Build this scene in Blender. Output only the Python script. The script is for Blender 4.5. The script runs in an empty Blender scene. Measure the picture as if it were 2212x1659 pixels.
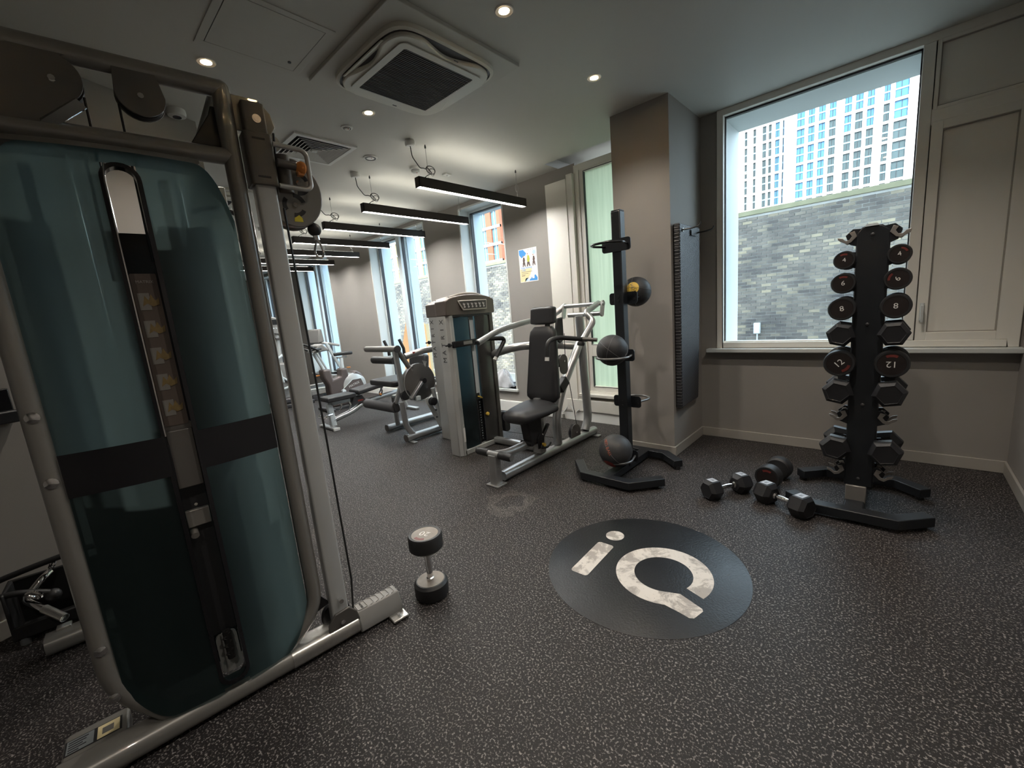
import bpy, bmesh, math, random
from mathutils import Vector, Matrix
random.seed(7)
V = Vector
PI = math.pi
SC = bpy.context.scene
COL = SC.collection

# ------------------------------------------------------------------ camera
yaw, pitch, roll = (math.radians(a) for a in (42.96, 9.93, -4.97))
fwd = V((-math.sin(yaw)*math.cos(pitch), math.cos(yaw)*math.cos(pitch), -math.sin(pitch)))
rgt = V((math.cos(yaw), math.sin(yaw), 0)); upv = rgt.cross(fwd)
cr = rgt*math.cos(roll)+upv*math.sin(roll); cu = upv*math.cos(roll)-rgt*math.sin(roll)
cd = bpy.data.cameras.new('camera'); cam = bpy.data.objects.new('camera', cd); COL.objects.link(cam)
cd.sensor_width = 36; cd.lens = 901.5*36/2212; cd.clip_start = .02; cd.clip_end = 400
cam.matrix_world = Matrix(((cr.x, cu.x, -fwd.x, 0), (cr.y, cu.y, -fwd.y, 0), (cr.z, cu.z, -fwd.z, 1.35), (0, 0, 0, 1)))
SC.camera = cam
# ------------------------------------------------------------------ world, sun, exposure
w = bpy.data.worlds.new('sky'); SC.world = w; w.use_nodes = True
bg = w.node_tree.nodes['Background']; bg.inputs[0].default_value = (.74, .86, 1, 1); bg.inputs[1].default_value = 3.4
sd = bpy.data.lights.new('sun', 'SUN'); sd.energy = 3.4; sd.angle = math.radians(.6); sd.color = (1, .95, .86)
sun = bpy.data.objects.new('sun', sd); COL.objects.link(sun)
sun.rotation_euler = V((-.3, 1, -.72)).to_track_quat('-Z', 'Y').to_euler(); sun.location = (2, -6, 30)
SC.view_settings.view_transform = 'Standard'; SC.view_settings.look = 'None'
SC.view_settings.exposure = 1.08; SC.view_settings.gamma = 1; SC.view_settings.use_curve_mapping = False
SC.cycles.max_bounces = 8; SC.cycles.caustics_reflective = False; SC.cycles.caustics_refractive = False

# ------------------------------------------------------------------ mesh helpers
def root(o):
    while o is not None and o.parent is not None: o = o.parent
    return o
class MB:
    def __init__(s): s.v = []; s.f = []
    def add(s, vs, fs):
        n = len(s.v); s.v += [V(p) for p in vs]; s.f += [tuple(i+n for i in f) for f in fs]; return s
    def box(s, a, b, M=None):
        x0, y0, z0 = a; x1, y1, z1 = b
        vs = [V((x, y, z)) for z in (z0, z1) for y in (y0, y1) for x in (x0, x1)]
        if M: vs = [M @ p for p in vs]
        return s.add(vs, [(0, 2, 3, 1), (4, 5, 7, 6), (0, 1, 5, 4), (2, 6, 7, 3), (0, 4, 6, 2), (1, 3, 7, 5)])
    def cbox(s, c, d, M=None):
        c = V(c); d = V(d)/2
        if M is None: return s.box(c-d, c+d)
        return s.box(-d, d, Matrix.Translation(c) @ M.to_4x4())
    def bar(s, p0, p1, wd, h, up=(0, 0, 1)):
        p0 = V(p0); p1 = V(p1); d = (p1-p0); L = d.length; d.normalize(); up = V(up)
        sx = d.cross(up)
        if sx.length < 1e-4: sx = d.cross(V((1, 0, 0)))
        sx.normalize(); uz = sx.cross(d)
        M = Matrix((( sx.x, d.x, uz.x, p0.x), (sx.y, d.y, uz.y, p0.y), (sx.z, d.z, uz.z, p0.z), (0, 0, 0, 1)))
        return s.box((-wd/2, 0, -h/2), (wd/2, L, h/2), M)
    def cyl(s, p0, p1, r, n=16, r2=None):
        p0 = V(p0); p1 = V(p1); d = (p1-p0).normalized(); r2 = r if r2 is None else r2
        a = d.orthogonal().normalized(); b = d.cross(a)
        vs = []
        for p, rr in ((p0, r), (p1, r2)):
            vs += [p+(a*math.cos(2*PI*i/n)+b*math.sin(2*PI*i/n))*rr for i in range(n)]
        return s.add(vs, [(i, (i+1) % n, n+(i+1) % n, n+i) for i in range(n)]+[tuple(range(n-1, -1, -1)), tuple(range(n, 2*n))])
    def tube(s, pts, r, n=10, fil=0, closed=False, flat=1.0, rr=None):
        pts = [V(p) for p in pts]
        if fil and len(pts) > 2:
            out = [] if closed else [pts[0]]
            rng = range(len(pts)) if closed else range(1, len(pts)-1)
            for i in rng:
                p, a, b = pts[i], pts[i-1], pts[(i+1) % len(pts)]
                da, db = a-p, b-p; k = min(fil, da.length*.45, db.length*.45)
                A = p+da.normalized()*k; B = p+db.normalized()*k
                for j in range(6):
                    t = j/5; out.append(A*(1-t)**2+p*2*t*(1-t)+B*t*t)
            if not closed: out.append(pts[-1])
            pts = out
        m = len(pts); vs = []; nrm = None
        for i, p in enumerate(pts):
            if closed: d = (pts[(i+1) % m]-pts[i-1])
            else: d = pts[min(i+1, m-1)]-pts[max(i-1, 0)]
            d.normalize()
            if nrm is None:
                nrm = d.cross(V((0, 0, 1)))
                if nrm.length < 1e-3: nrm = d.cross(V((1, 0, 0)))
            nrm = (nrm-d*nrm.dot(d)).normalized(); b = d.cross(nrm)
            R = r if rr is None else rr[min(i, len(rr)-1)]
            vs += [p+(nrm*math.cos(2*PI*j/n)+b*math.sin(2*PI*j/n)*flat)*R for j in range(n)]
        fs = []
        for i in range(m if closed else m-1):
            k = (i+1) % m
            fs += [(i*n+j, i*n+(j+1) % n, k*n+(j+1) % n, k*n+j) for j in range(n)]
        if not closed: fs += [tuple(range(n-1, -1, -1)), tuple((m-1)*n+j for j in range(n))]
        return s.add(vs, fs)
    def prism(s, poly, o, u, v, h):
        """polygon (in axes u,v at o) extruded by vector h"""
        o = V(o); u = V(u); v = V(v); h = V(h); n = len(poly)
        a = [o+u*p[0]+v*p[1] for p in poly]
        return s.add(a+[p+h for p in a], [(i, (i+1) % n, n+(i+1) % n, n+i) for i in range(n)]+[tuple(range(n-1, -1, -1)), tuple(range(n, 2*n))])
    def lathe(s, prof, o, ax=(0, 0, 1), n=24):
        o = V(o); ax = V(ax).normalized(); a = ax.orthogonal().normalized(); b = ax.cross(a); vs = []
        for r, z in prof: vs += [o+ax*z+(a*math.cos(2*PI*i/n)+b*math.sin(2*PI*i/n))*max(r, 1e-5) for i in range(n)]
        fs = []
        for k in range(len(prof)-1): fs += [(k*n+i, k*n+(i+1) % n, (k+1)*n+(i+1) % n, (k+1)*n+i) for i in range(n)]
        if prof[0][0] > 1e-4: fs.append(tuple(range(n-1, -1, -1)))
        if prof[-1][0] > 1e-4: fs.append(tuple((len(prof)-1)*n+i for i in range(n)))
        return s.add(vs, fs)
    def ball(s, c, r, n=24, m=14, sz=1):
        return s.lathe([(r*math.sin(PI*k/m), -r*sz*math.cos(PI*k/m)) for k in range(m+1)], c, (0, 0, 1), n)
    def grid(s, fn, nu, nv):
        vs = [fn(i/nu, j/nv) for j in range(nv+1) for i in range(nu+1)]
        return s.add(vs, [(j*(nu+1)+i, j*(nu+1)+i+1, (j+1)*(nu+1)+i+1, (j+1)*(nu+1)+i) for j in range(nv) for i in range(nu)])
    def build(s, name, m, parent=None, bev=0, seg=2, ang=38, kind=None, label=None, fix=True):
        me = bpy.data.meshes.new(name); vs = s.v
        rt = root(parent)
        if rt is not None and rt.get('_w'):
            Mi = rt.matrix_basis.inverted(); vs = [Mi @ p for p in vs]
        me.from_pydata([tuple(p) for p in vs], [], s.f)
        if fix:
            b = bmesh.new(); b.from_mesh(me); bmesh.ops.remove_doubles(b, verts=b.verts, dist=1e-5)
            bmesh.ops.recalc_face_normals(b, faces=b.faces); b.to_mesh(me); b.free()
        me.materials.append(m); me.shade_smooth(); me.set_sharp_from_angle(angle=math.radians(ang))
        o = bpy.data.objects.new(name, me); COL.objects.link(o)
        if parent is not None: o.parent = parent
        if bev:
            md = o.modifiers.new('bevel', 'BEVEL'); md.width = bev; md.segments = seg; md.limit_method = 'ANGLE'; md.angle_limit = math.radians(40)
            md.harden_normals = False
        if kind: o['kind'] = kind
        if label: o['label'] = label
        return o

def tag(o, label, cat, group=None):
    o['label'] = label; o['category'] = cat
    if group: o['group'] = group
    return o
def thing(name, label, cat, loc=(0, 0, 0), rz=0, group=None, world=False):
    """world=True: the parts are authored in world coordinates"""
    o = bpy.data.objects.new(name, None); COL.objects.link(o); o.empty_display_size = .1
    o.matrix_basis = Matrix.Translation(V(loc)) @ Matrix.Rotation(rz, 4, 'Z')
    if world: o['_w'] = 1
    return tag(o, label, cat, group)
def dup(o, parent=None):
    c = o.copy(); COL.objects.link(c); c.parent = parent
    for ch in list(o.children): dup(ch, c)
    return c
def struct(o): o['kind'] = 'structure'; return o
def text(name, body, size, mat, parent, M, extrude=.0006, warp=None, align='CENTER', sx=1):
    cv = bpy.data.curves.new(name, 'FONT'); cv.body = body; cv.size = size; cv.extrude = extrude
    cv.align_x = align; cv.align_y = 'CENTER'; cv.resolution_u = 3
    t = bpy.data.objects.new(name, cv); COL.objects.link(t); bpy.context.view_layer.update()
    me = bpy.data.meshes.new_from_object(t.evaluated_get(bpy.context.evaluated_depsgraph_get()))
    bpy.data.objects.remove(t); bpy.data.curves.remove(cv)
    if sx != 1: me.transform(Matrix.Diagonal((sx, 1, 1, 1)))
    me.transform(M)
    rt = root(parent)
    if rt is not None and rt.get('_w'): me.transform(rt.matrix_basis.inverted())
    if warp:
        for v in me.vertices: v.co = warp(v.co)
    me.name = name; me.materials.clear(); me.materials.append(mat)
    o = bpy.data.objects.new(name, me); COL.objects.link(o)
    if parent is not None: o.parent = parent
    return o
def frame(o, x, y):
    """matrix whose local x,y axes are the given vectors, origin o"""
    x = V(x).normalized(); y = V(y).normalized(); z = x.cross(y)
    return Matrix(((x.x, y.x, z.x, o[0]), (x.y, y.y, z.y, o[1]), (x.z, y.z, z.z, o[2]), (0, 0, 0, 1)))
def rrect(x0, x1, y0, y1, r, n=5):
    out = []
    for cx, cy, a0 in ((x1-r, y1-r, 0), (x0+r, y1-r, 90), (x0+r, y0+r, 180), (x1-r, y0+r, 270)):
        for i in range(n+1):
            a = math.radians(a0+90*i/n); out.append((cx+r*math.cos(a), cy+r*math.sin(a)))
    return out

# ------------------------------------------------------------------ materials
def srgb(r, g, b):
    f = lambda c: (c/255/12.92 if c/255 <= .04045 else ((c/255+.055)/1.055)**2.4)
    return (f(r), f(g), f(b))
MT = {}
def mat(name, col, rough=.5, metal=0, var=0, vs=8, bump=0, bs=120, coat=0, emit=0, ecol=None, trans=0, ior=1.45, spec=.5, alpha=1):
    m = bpy.data.materials.new(name); m.use_nodes = True; nt = m.node_tree; p = nt.nodes['Principled BSDF']
    p.inputs['Base Color'].default_value = (*col, 1); p.inputs['Roughness'].default_value = rough
    p.inputs['Metallic'].default_value = metal; p.inputs['IOR'].default_value = ior
    p.inputs['Specular IOR Level'].default_value = spec; p.inputs['Coat Weight'].default_value = coat
    p.inputs['Transmission Weight'].default_value = trans; p.inputs['Alpha'].default_value = alpha
    if emit:
        p.inputs['Emission Color'].default_value = (*(ecol or col), 1); p.inputs['Emission Strength'].default_value = emit
    tc = nt.nodes.new('ShaderNodeTexCoord')
    if var:
        nz = nt.nodes.new('ShaderNodeTexNoise'); nz.inputs['Scale'].default_value = vs; nz.inputs['Detail'].default_value = 4
        nt.links.new(tc.outputs['Object'], nz.inputs['Vector'])
        mx = nt.nodes.new('ShaderNodeMix'); mx.data_type = 'RGBA'
        mx.inputs['A'].default_value = (*[c*(1-var) for c in col], 1); mx.inputs['B'].default_value = (*[min(1, c*(1+var)) for c in col], 1)
        nt.links.new(nz.outputs['Fac'], mx.inputs['Factor']); nt.links.new(mx.outputs['Result'], p.inputs['Base Color'])
    if bump:
        n2 = nt.nodes.new('ShaderNodeTexNoise'); n2.inputs['Scale'].default_value = bs; n2.inputs['Detail'].default_value = 3
        nt.links.new(tc.outputs['Object'], n2.inputs['Vector'])
        b = nt.nodes.new('ShaderNodeBump'); b.inputs['Strength'].default_value = bump; b.inputs['Distance'].default_value = .004
        nt.links.new(n2.outputs['Fac'], b.inputs['Height']); nt.links.new(b.outputs['Normal'], p.inputs['Normal'])
    MT[name] = m; return m
wall_c = (.29, .268, .248)
mat('wall', wall_c, .75, var=.05, vs=2.5, bump=.06, bs=250)
mat('ceiling', (.54, .53, .49), .6, var=.04, vs=1.2, bump=.03, bs=200)
mat('baseboard', (.36, .335, .30), .5, var=.05, vs=5)
mat('cream', (.84, .81, .74), .45, var=.04, vs=3)
mat('frame_white', (.62, .64, .62), .4, var=.03, vs=3)
mat('frame_cool', (.66, .72, .74), .4, var=.03, vs=3)
mat('gasket', (.03, .03, .035), .5, var=.1)
mat('white', (.72, .72, .69), .45, var=.03)
mat('ext_blue', (.60, .71, .80), .5, var=.04, vs=2)
mat('ext_grey', (.62, .66, .66), .6, var=.08, vs=3)
mat('silver', (.46, .47, .47), .32, .75, var=.06, vs=6)
mat('silver_paint', (.52, .53, .52), .34, .35, var=.05, vs=6, coat=.3)
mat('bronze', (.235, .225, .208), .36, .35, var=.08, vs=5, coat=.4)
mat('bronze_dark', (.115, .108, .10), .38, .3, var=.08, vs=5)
mat('chrome', (.78, .78, .78), .12, 1, var=.05, vs=20)
mat('steel_scuffed', (.62, .61, .58), .3, .9, var=.25, vs=25, bump=.1, bs=90)
mat('black', (.018, .018, .02), .42, var=.15, vs=9)
mat('black_gloss', (.012, .012, .014), .18, var=.1, vs=9)
mat('black_powder', (.014, .016, .019), .38, var=.12, vs=14, bump=.12, bs=600)
mat('rubber', (.02, .02, .021), .48, var=.2, vs=20, bump=.08, bs=300)
mat('rubber_hex', (.016, .016, .018), .42, var=.15, vs=20, bump=.05, bs=400)
mat('vinyl', (.028, .028, .03), .42, var=.1, vs=20, bump=.12, bs=700)
mat('foam', (.09, .09, .095), .7, var=.1, vs=15)
mat('dark_plastic', (.05, .048, .05), .4, var=.1, vs=8)
mat('grey_plastic', (.25, .245, .235), .4, var=.06, vs=8)
mat('orange', (.62, .23, .05), .4, var=.08, vs=10)
mat('yellow', (.75, .50, .08), .45, var=.06, vs=10)
mat('sticker_yellow', (.75, .65, .05), .5, var=.05)
mat('red_print', (.35, .05, .035), .45, var=.1, vs=20)
mat('orange_print', (.42, .10, .05), .5, var=.15, vs=40)
mat('white_print', (.72, .70, .68), .5, var=.08, vs=40)
mat('grey_print', (.33, .31, .30), .5, var=.08, vs=40)
mat('dark_print', (.03, .03, .035), .5, var=.1)
mat('paper', (.80, .78, .76), .6, var=.02)
mat('p_blue', (.06, .30, .70), .6, var=.04); mat('p_lblue', (.45, .60, .85), .6, var=.04)
mat('p_cream', (.78, .66, .38), .6, var=.04); mat('p_dark', (.12, .08, .07), .6, var=.3, vs=40); mat('p_lime', (.50, .52, .08), .6, var=.1)
mat('p_skin', (.45, .25, .17), .6, var=.1)
mat('placard', (.03, .026, .024), .4, var=.1)
mat('cable', (.012, .012, .012), .45, var=.1)
mat('wire', (.35, .35, .34), .3, .8, var=.05)
mat('cloth', (.62, .63, .66), .9, var=.25, vs=18, bump=.2, bs=80)
mat('weights', (.02, .021, .023), .5, .3, var=.2, vs=5)
mat('bar_housing', (.030, .024, .020), .42, .3, var=.15, vs=12)
mat('led', (1, .98, .92), .5, emit=50, ecol=(1, .99, .95), var=.01)
mat('led_up', (1, .98, .92), .5, emit=7, ecol=(1, .96, .84), var=.01)
mat('lamp_warm', (1, .85, .65), .5, emit=120, ecol=(1, .72, .42), var=.01)
mat('lens', (.9, .9, .88), .2, var=.02)
mat('galv', (.42, .46, .48), .4, .8, var=.15, vs=14)
mat('roof_dark', (.10, .10, .10), .8, var=.1)
mat('ground', (.22, .21, .19), .9, var=.2, vs=.6)
mat('hoarding', (.70, .32, .12), .7, var=.1, vs=2)
mat('tower_white', (.86, .84, .80), .6, var=.04, vs=.3)
mat('tower_glass', (.075, .19, .32), .2, .0, var=.25, vs=.2, spec=.35)
mat('tower_glass_dark', (.07, .095, .10), .2, .0, var=.4, vs=.25, spec=.35)
mat('tower_spandrel', (.26, .42, .54), .3, var=.1, vs=.3)
mat('red_brick', (.36, .115, .065), .85, var=.15, vs=1.5, bump=.2, bs=8)
mat('cream_brick', (.50, .38, .22), .85, var=.15, vs=1.5)
mat('green_moss', (.24, .23, .15), .9, var=.3, vs=3)
mat('glass_pale', (.12, .20, .24), .2, var=.2, vs=.3, spec=.4)
mat('stripe_dim', (.15, .03, .025), .45, var=.2, vs=40); mat('cap_brown', (.02, .0155, .015), .35, var=.25, vs=30); mat('cap_worn', (.24, .21, .18), .5, var=.3, vs=25); mat('label_grey', (.42, .45, .50), .35, var=.1, vs=20)
mat('ball_black', (.022, .022, .024), .5, var=.2, vs=30, bump=.25, bs=500); mat('ball_grey', (.045, .045, .047), .5, var=.15, vs=25, bump=.2, bs=450); mat('ring_grey', (.22, .22, .22), .35, .6, var=.08)
mat('hook_steel', (.30, .28, .26), .4, .5, var=.1, vs=15)
mat('cam_grey', (.16, .148, .14), .38, .4, var=.1, vs=5)
mat('tower_leaf_dark', (.055, .052, .05), .22, .3, var=.1, vs=4); mat('crown', (.16, .135, .12), .35, .3, var=.08, vs=6); mat('crown_rim', (.42, .38, .34), .35, .4, var=.06, vs=6)
mat('bike_body', (.13, .105, .10), .35, .2, var=.08, vs=4)
mat('seam_grey', (.12, .12, .12), .5, var=.1)

def nodes(name):
    m = bpy.data.materials.new(name); m.use_nodes = True; MT[name] = m
    return m, m.node_tree, m.node_tree.nodes['Principled BSDF'], m.node_tree.nodes, m.node_tree.links
def nd(ns, t, **kw):
    n = ns.new('ShaderNode'+t)
    for k, v in kw.items():
        if k in n.inputs: n.inputs[k].default_value = v
        else: setattr(n, k, v)
    return n
def ramp(ns, pts):
    r = ns.new('ShaderNodeValToRGB'); el = r.color_ramp.elements
    while len(el) < len(pts): el.new(.5)
    for e, (p, c) in zip(el, pts): e.position = p; e.color = (*c, 1) if len(c) == 3 else c
    return r
# speckled rubber floor
m, nt, p, ns, lk = nodes('floor_rubber')
tc = nd(ns, 'TexCoord'); no = nd(ns, 'TexNoise', Scale=125, Detail=2.5, Roughness=.6); lk.new(tc.outputs['Object'], no.inputs['Vector'])
vo = nd(ns, 'TexVoronoi', Scale=150); lk.new(tc.outputs['Object'], vo.inputs['Vector'])
big = nd(ns, 'TexNoise', Scale=1.1, Detail=5); lk.new(tc.outputs['Object'], big.inputs['Vector'])
r1 = ramp(ns, [(.0, (0, 0, 0)), (.55, (0, 0, 0)), (.60, (1, 1, 1))]); lk.new(no.outputs['Fac'], r1.inputs['Fac'])
fl = nd(ns, 'Mix', data_type='RGBA'); fl.inputs['A'].default_value = (.075, .068, .066, 1); fl.inputs['B'].default_value = (.29, .265, .25, 1)
sep = nd(ns, 'SeparateColor'); lk.new(vo.outputs['Color'], sep.inputs[0]); lk.new(sep.outputs[0], fl.inputs['Factor'])
base = nd(ns, 'Mix', data_type='RGBA'); base.inputs['A'].default_value = (.014, .0122, .0122, 1); base.inputs['B'].default_value = (.0225, .0195, .019, 1); lk.new(big.outputs['Fac'], base.inputs['Factor'])
mx = nd(ns, 'Mix', data_type='RGBA'); lk.new(r1.outputs['Color'], mx.inputs['Factor']); lk.new(base.outputs['Result'], mx.inputs['A']); lk.new(fl.outputs['Result'], mx.inputs['B'])
# pale chalky scuff mark
vs_ = nd(ns, 'VectorMath', operation='SUBTRACT'); vs_.inputs[1].default_value = (-1.98, 1.98, 0); lk.new(tc.outputs['Object'], vs_.inputs[0])
wn2 = nd(ns, 'TexNoise', Scale=7, Detail=3); lk.new(tc.outputs['Object'], wn2.inputs['Vector']); va = nd(ns, 'VectorMath', operation='MULTIPLY_ADD'); va.inputs[1].default_value = (.22, .22, 0); va.inputs[2].default_value = (-.11, -.11, 0); lk.new(wn2.outputs['Color'], va.inputs[0])
vb = nd(ns, 'VectorMath', operation='ADD'); lk.new(vs_.outputs[0], vb.inputs[0]); lk.new(va.outputs[0], vb.inputs[1]); ln = nd(ns, 'VectorMath', operation='LENGTH'); lk.new(vb.outputs[0], ln.inputs[0])
rs_ = ramp(ns, [(.10, (0, 0, 0)), (.125, (.16, .16, .16)), (.155, (.03, .03, .03)), (.165, (.12, .12, .12)), (.19, (0, 0, 0))]); lk.new(ln.outputs['Value'], rs_.inputs['Fac'])
mz = nd(ns, 'Mix', data_type='RGBA'); lk.new(rs_.outputs['Color'], mz.inputs['Factor']); lk.new(mx.outputs['Result'], mz.inputs['A']); mz.inputs['B'].default_value = (.35, .32, .28, 1)
lk.new(mz.outputs['Result'], p.inputs['Base Color']); p.inputs['Roughness'].default_value = .56; p.inputs['Specular IOR Level'].default_value = .22
bp = nd(ns, 'Bump', Strength=.35, Distance=.003); lk.new(no.outputs['Fac'], bp.inputs['Height']); lk.new(bp.outputs['Normal'], p.inputs['Normal'])
# floor emblem: leathery dark vinyl and worn white print
m, nt, p, ns, lk = nodes('emblem_vinyl')
tc = nd(ns, 'TexCoord'); no = nd(ns, 'TexNoise', Scale=110, Detail=2); lk.new(tc.outputs['Object'], no.inputs['Vector'])
p.inputs['Base Color'].default_value = (.010, .0105, .012, 1); p.inputs['Specular IOR Level'].default_value = .32
n3 = nd(ns, 'TexNoise', Scale=4, Detail=5); lk.new(tc.outputs['Object'], n3.inputs['Vector']); rr = ramp(ns, [(.3, (.33, .33, .33)), (.7, (.42, .42, .42))]); lk.new(n3.outputs['Fac'], rr.inputs['Fac']); lk.new(rr.outputs['Color'], p.inputs['Roughness'])
bp = nd(ns, 'Bump', Strength=.3, Distance=.004); lk.new(no.outputs['Fac'], bp.inputs['Height']); lk.new(bp.outputs['Normal'], p.inputs['Normal'])
m, nt, p, ns, lk = nodes('emblem_print')
tc = nd(ns, 'TexCoord'); a = nd(ns, 'TexNoise', Scale=9, Detail=6, Roughness=.7, Distortion=.6); lk.new(tc.outputs['Object'], a.inputs['Vector'])
b = nd(ns, 'TexNoise', Scale=60, Detail=4, Roughness=.7); lk.new(tc.outputs['Object'], b.inputs['Vector'])
ra = ramp(ns, [(.47, (.62, .58, .53)), (.56, (.34, .31, .28))]); lk.new(a.outputs['Fac'], ra.inputs['Fac'])
rb = ramp(ns, [(.66, (0, 0, 0)), (.69, (1, 1, 1))]); lk.new(b.outputs['Fac'], rb.inputs['Fac'])
mx = nd(ns, 'Mix', data_type='RGBA'); lk.new(rb.outputs['Color'], mx.inputs['Factor']); lk.new(ra.outputs['Color'], mx.inputs['A']); mx.inputs['B'].default_value = (.05, .05, .05, 1)
lk.new(mx.outputs['Result'], p.inputs['Base Color']); p.inputs['Roughness'].default_value = .5
# clear pane
def pane_mat(name, tint, refl=.06, rough=.02):
    m, nt, p, ns, lk = nodes(name); ns.remove(p); out = ns['Material Output']
    t = nd(ns, 'BsdfTransparent'); t.inputs[0].default_value = (*tint, 1); g = nd(ns, 'BsdfGlossy', Roughness=rough)
    lw_ = nd(ns, 'LayerWeight'); pw = nd(ns, 'Math', operation='POWER'); pw.inputs[1].default_value = 4; lk.new(lw_.outputs['Facing'], pw.inputs[0]); fr = nd(ns, 'Math', operation='MULTIPLY_ADD'); fr.inputs[1].default_value = .4; fr.inputs[2].default_value = .03; lk.new(pw.outputs[0], fr.inputs[0]); mx = nd(ns, 'MixShader'); lk.new(fr.outputs[0], mx.inputs[0]); lk.new(t.outputs[0], mx.inputs[1]); lk.new(g.outputs[0], mx.inputs[2]); lk.new(mx.outputs[0], out.inputs[0])
    return m
pane_mat('pane', (.90, .95, .95))
# frosted green glazing
m, nt, p, ns, lk = nodes('frosted'); out = ns['Material Output']
tl = nd(ns, 'BsdfTranslucent'); tc = nd(ns, 'TexCoord'); mp = nd(ns, 'Mapping'); mp.inputs['Scale'].default_value = (14, 14, .6); lk.new(tc.outputs['Object'], mp.inputs['Vector'])
no = nd(ns, 'TexNoise', Scale=3, Detail=4); lk.new(mp.outputs[0], no.inputs['Vector']); rc = ramp(ns, [(.3, (.60, .67, .55)), (.7, (.71, .77, .65))]); lk.new(no.outputs['Fac'], rc.inputs['Fac'])
lk.new(rc.outputs['Color'], tl.inputs[0]); lk.new(rc.outputs['Color'], p.inputs['Base Color']); p.inputs['Roughness'].default_value = .35
mx = nd(ns, 'MixShader'); mx.inputs[0].default_value = .75; lk.new(p.outputs[0], mx.inputs[1]); lk.new(tl.outputs[0], mx.inputs[2]); lk.new(mx.outputs[0], out.inputs[0])
# smoky teal machine shroud: part clear, part frosted
def shroud_mat(name, col, clear, diff):
    m, nt, p, ns, lk = nodes(name); out = ns['Material Output']
    p.inputs['Base Color'].default_value = (*[c*.05 for c in col], 1); p.inputs['Roughness'].default_value = .16; p.inputs['Specular IOR Level'].default_value = .5
    tr = nd(ns, 'BsdfTransparent'); tr.inputs[0].default_value = (*col, 1); tl = nd(ns, 'BsdfTranslucent'); tl.inputs[0].default_value = (*col, 1)
    m1 = nd(ns, 'MixShader'); m1.inputs[0].default_value = diff; lk.new(tr.outputs[0], m1.inputs[1]); lk.new(tl.outputs[0], m1.inputs[2])
    m2 = nd(ns, 'MixShader'); m2.inputs[0].default_value = clear; lk.new(p.outputs[0], m2.inputs[1]); lk.new(m1.outputs[0], m2.inputs[2]); lk.new(m2.outputs[0], out.inputs[0])
shroud_mat('shroud', (.325, .485, .505), .55, .7)
shroud_mat('tower_shroud', (.46, .62, .68), .55, .75)
# quilted mat
m, nt, p, ns, lk = nodes('mat_weave'); tc = nd(ns, 'TexCoord'); mp = nd(ns, 'Mapping'); mp.inputs['Rotation'].default_value = (math.radians(32), 0, 0); lk.new(tc.outputs['Object'], mp.inputs['Vector'])
wv = nd(ns, 'TexWave', Scale=26, wave_type='BANDS', bands_direction='Z'); lk.new(mp.outputs[0], wv.inputs['Vector'])
mp2 = nd(ns, 'Mapping'); mp2.inputs['Rotation'].default_value = (math.radians(-40), 0, 0); lk.new(tc.outputs['Object'], mp2.inputs['Vector'])
wv2 = nd(ns, 'TexWave', Scale=16, wave_type='BANDS', bands_direction='Z'); lk.new(mp2.outputs[0], wv2.inputs['Vector'])
ml = nd(ns, 'Math', operation='MULTIPLY'); lk.new(wv.outputs['Fac'], ml.inputs[0]); lk.new(wv2.outputs['Fac'], ml.inputs[1])
rc = ramp(ns, [(.15, (.016, .016, .018)), (.5, (.075, .073, .078))]); lk.new(ml.outputs[0], rc.inputs['Fac']); lk.new(rc.outputs['Color'], p.inputs['Base Color']); p.inputs['Roughness'].default_value = .45
bp = nd(ns, 'Bump', Strength=.6, Distance=.004); lk.new(ml.outputs[0], bp.inputs['Height']); lk.new(bp.outputs['Normal'], p.inputs['Normal'])
# viaduct bricks: one tone per brick, soot patches
BW, BH = .235, .083
m, nt, p, ns, lk = nodes('brick'); gp = nd(ns, 'NewGeometry'); sx = nd(ns, 'SeparateXYZ'); lk.new(gp.outputs['Position'], sx.inputs[0])
def mth(op, a, b=None):
    n = nd(ns, 'Math', operation=op)
    for i, x in enumerate((a, b)):
        if x is None: continue
        if isinstance(x, (int, float)): n.inputs[i].default_value = x
        else: lk.new(x, n.inputs[i])
    return n.outputs[0]
row = mth('FLOOR', mth('DIVIDE', mth('ADD', sx.outputs[2], 2.0), BH)); cell = mth('FLOOR', mth('ADD', mth('DIVIDE', sx.outputs[0], BW), mth('MULTIPLY', mth('MODULO', row, 2), .5)))
cb = nd(ns, 'CombineXYZ'); lk.new(cell, cb.inputs[0]); lk.new(row, cb.inputs[1]); wn = nd(ns, 'TexWhiteNoise', noise_dimensions='2D'); lk.new(cb.outputs[0], wn.inputs['Vector'])
rc = ramp(ns, [(0, (.13, .12, .115)), (.35, (.17, .155, .145)), (.8, (.225, .205, .18)), (1, (.33, .29, .22))]); lk.new(wn.outputs['Value'], rc.inputs['Fac'])
st = nd(ns, 'TexNoise', Scale=.7, Detail=6, Roughness=.6); lk.new(gp.outputs['Position'], st.inputs['Vector']); rs = ramp(ns, [(.35, (.45, .45, .48)), (.62, (1.25, 1.2, 1.1))]); lk.new(st.outputs['Fac'], rs.inputs['Fac'])
mx = nd(ns, 'Mix', data_type='RGBA', blend_type='MULTIPLY'); mx.inputs['Factor'].default_value = 1; lk.new(rc.outputs['Color'], mx.inputs['A']); lk.new(rs.outputs['Color'], mx.inputs['B']); lk.new(mx.outputs['Result'], p.inputs['Base Color'])
p.inputs['Roughness'].default_value = .9
mat('mortar', (.50, .49, .47), .95, var=.35, vs=2)

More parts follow.
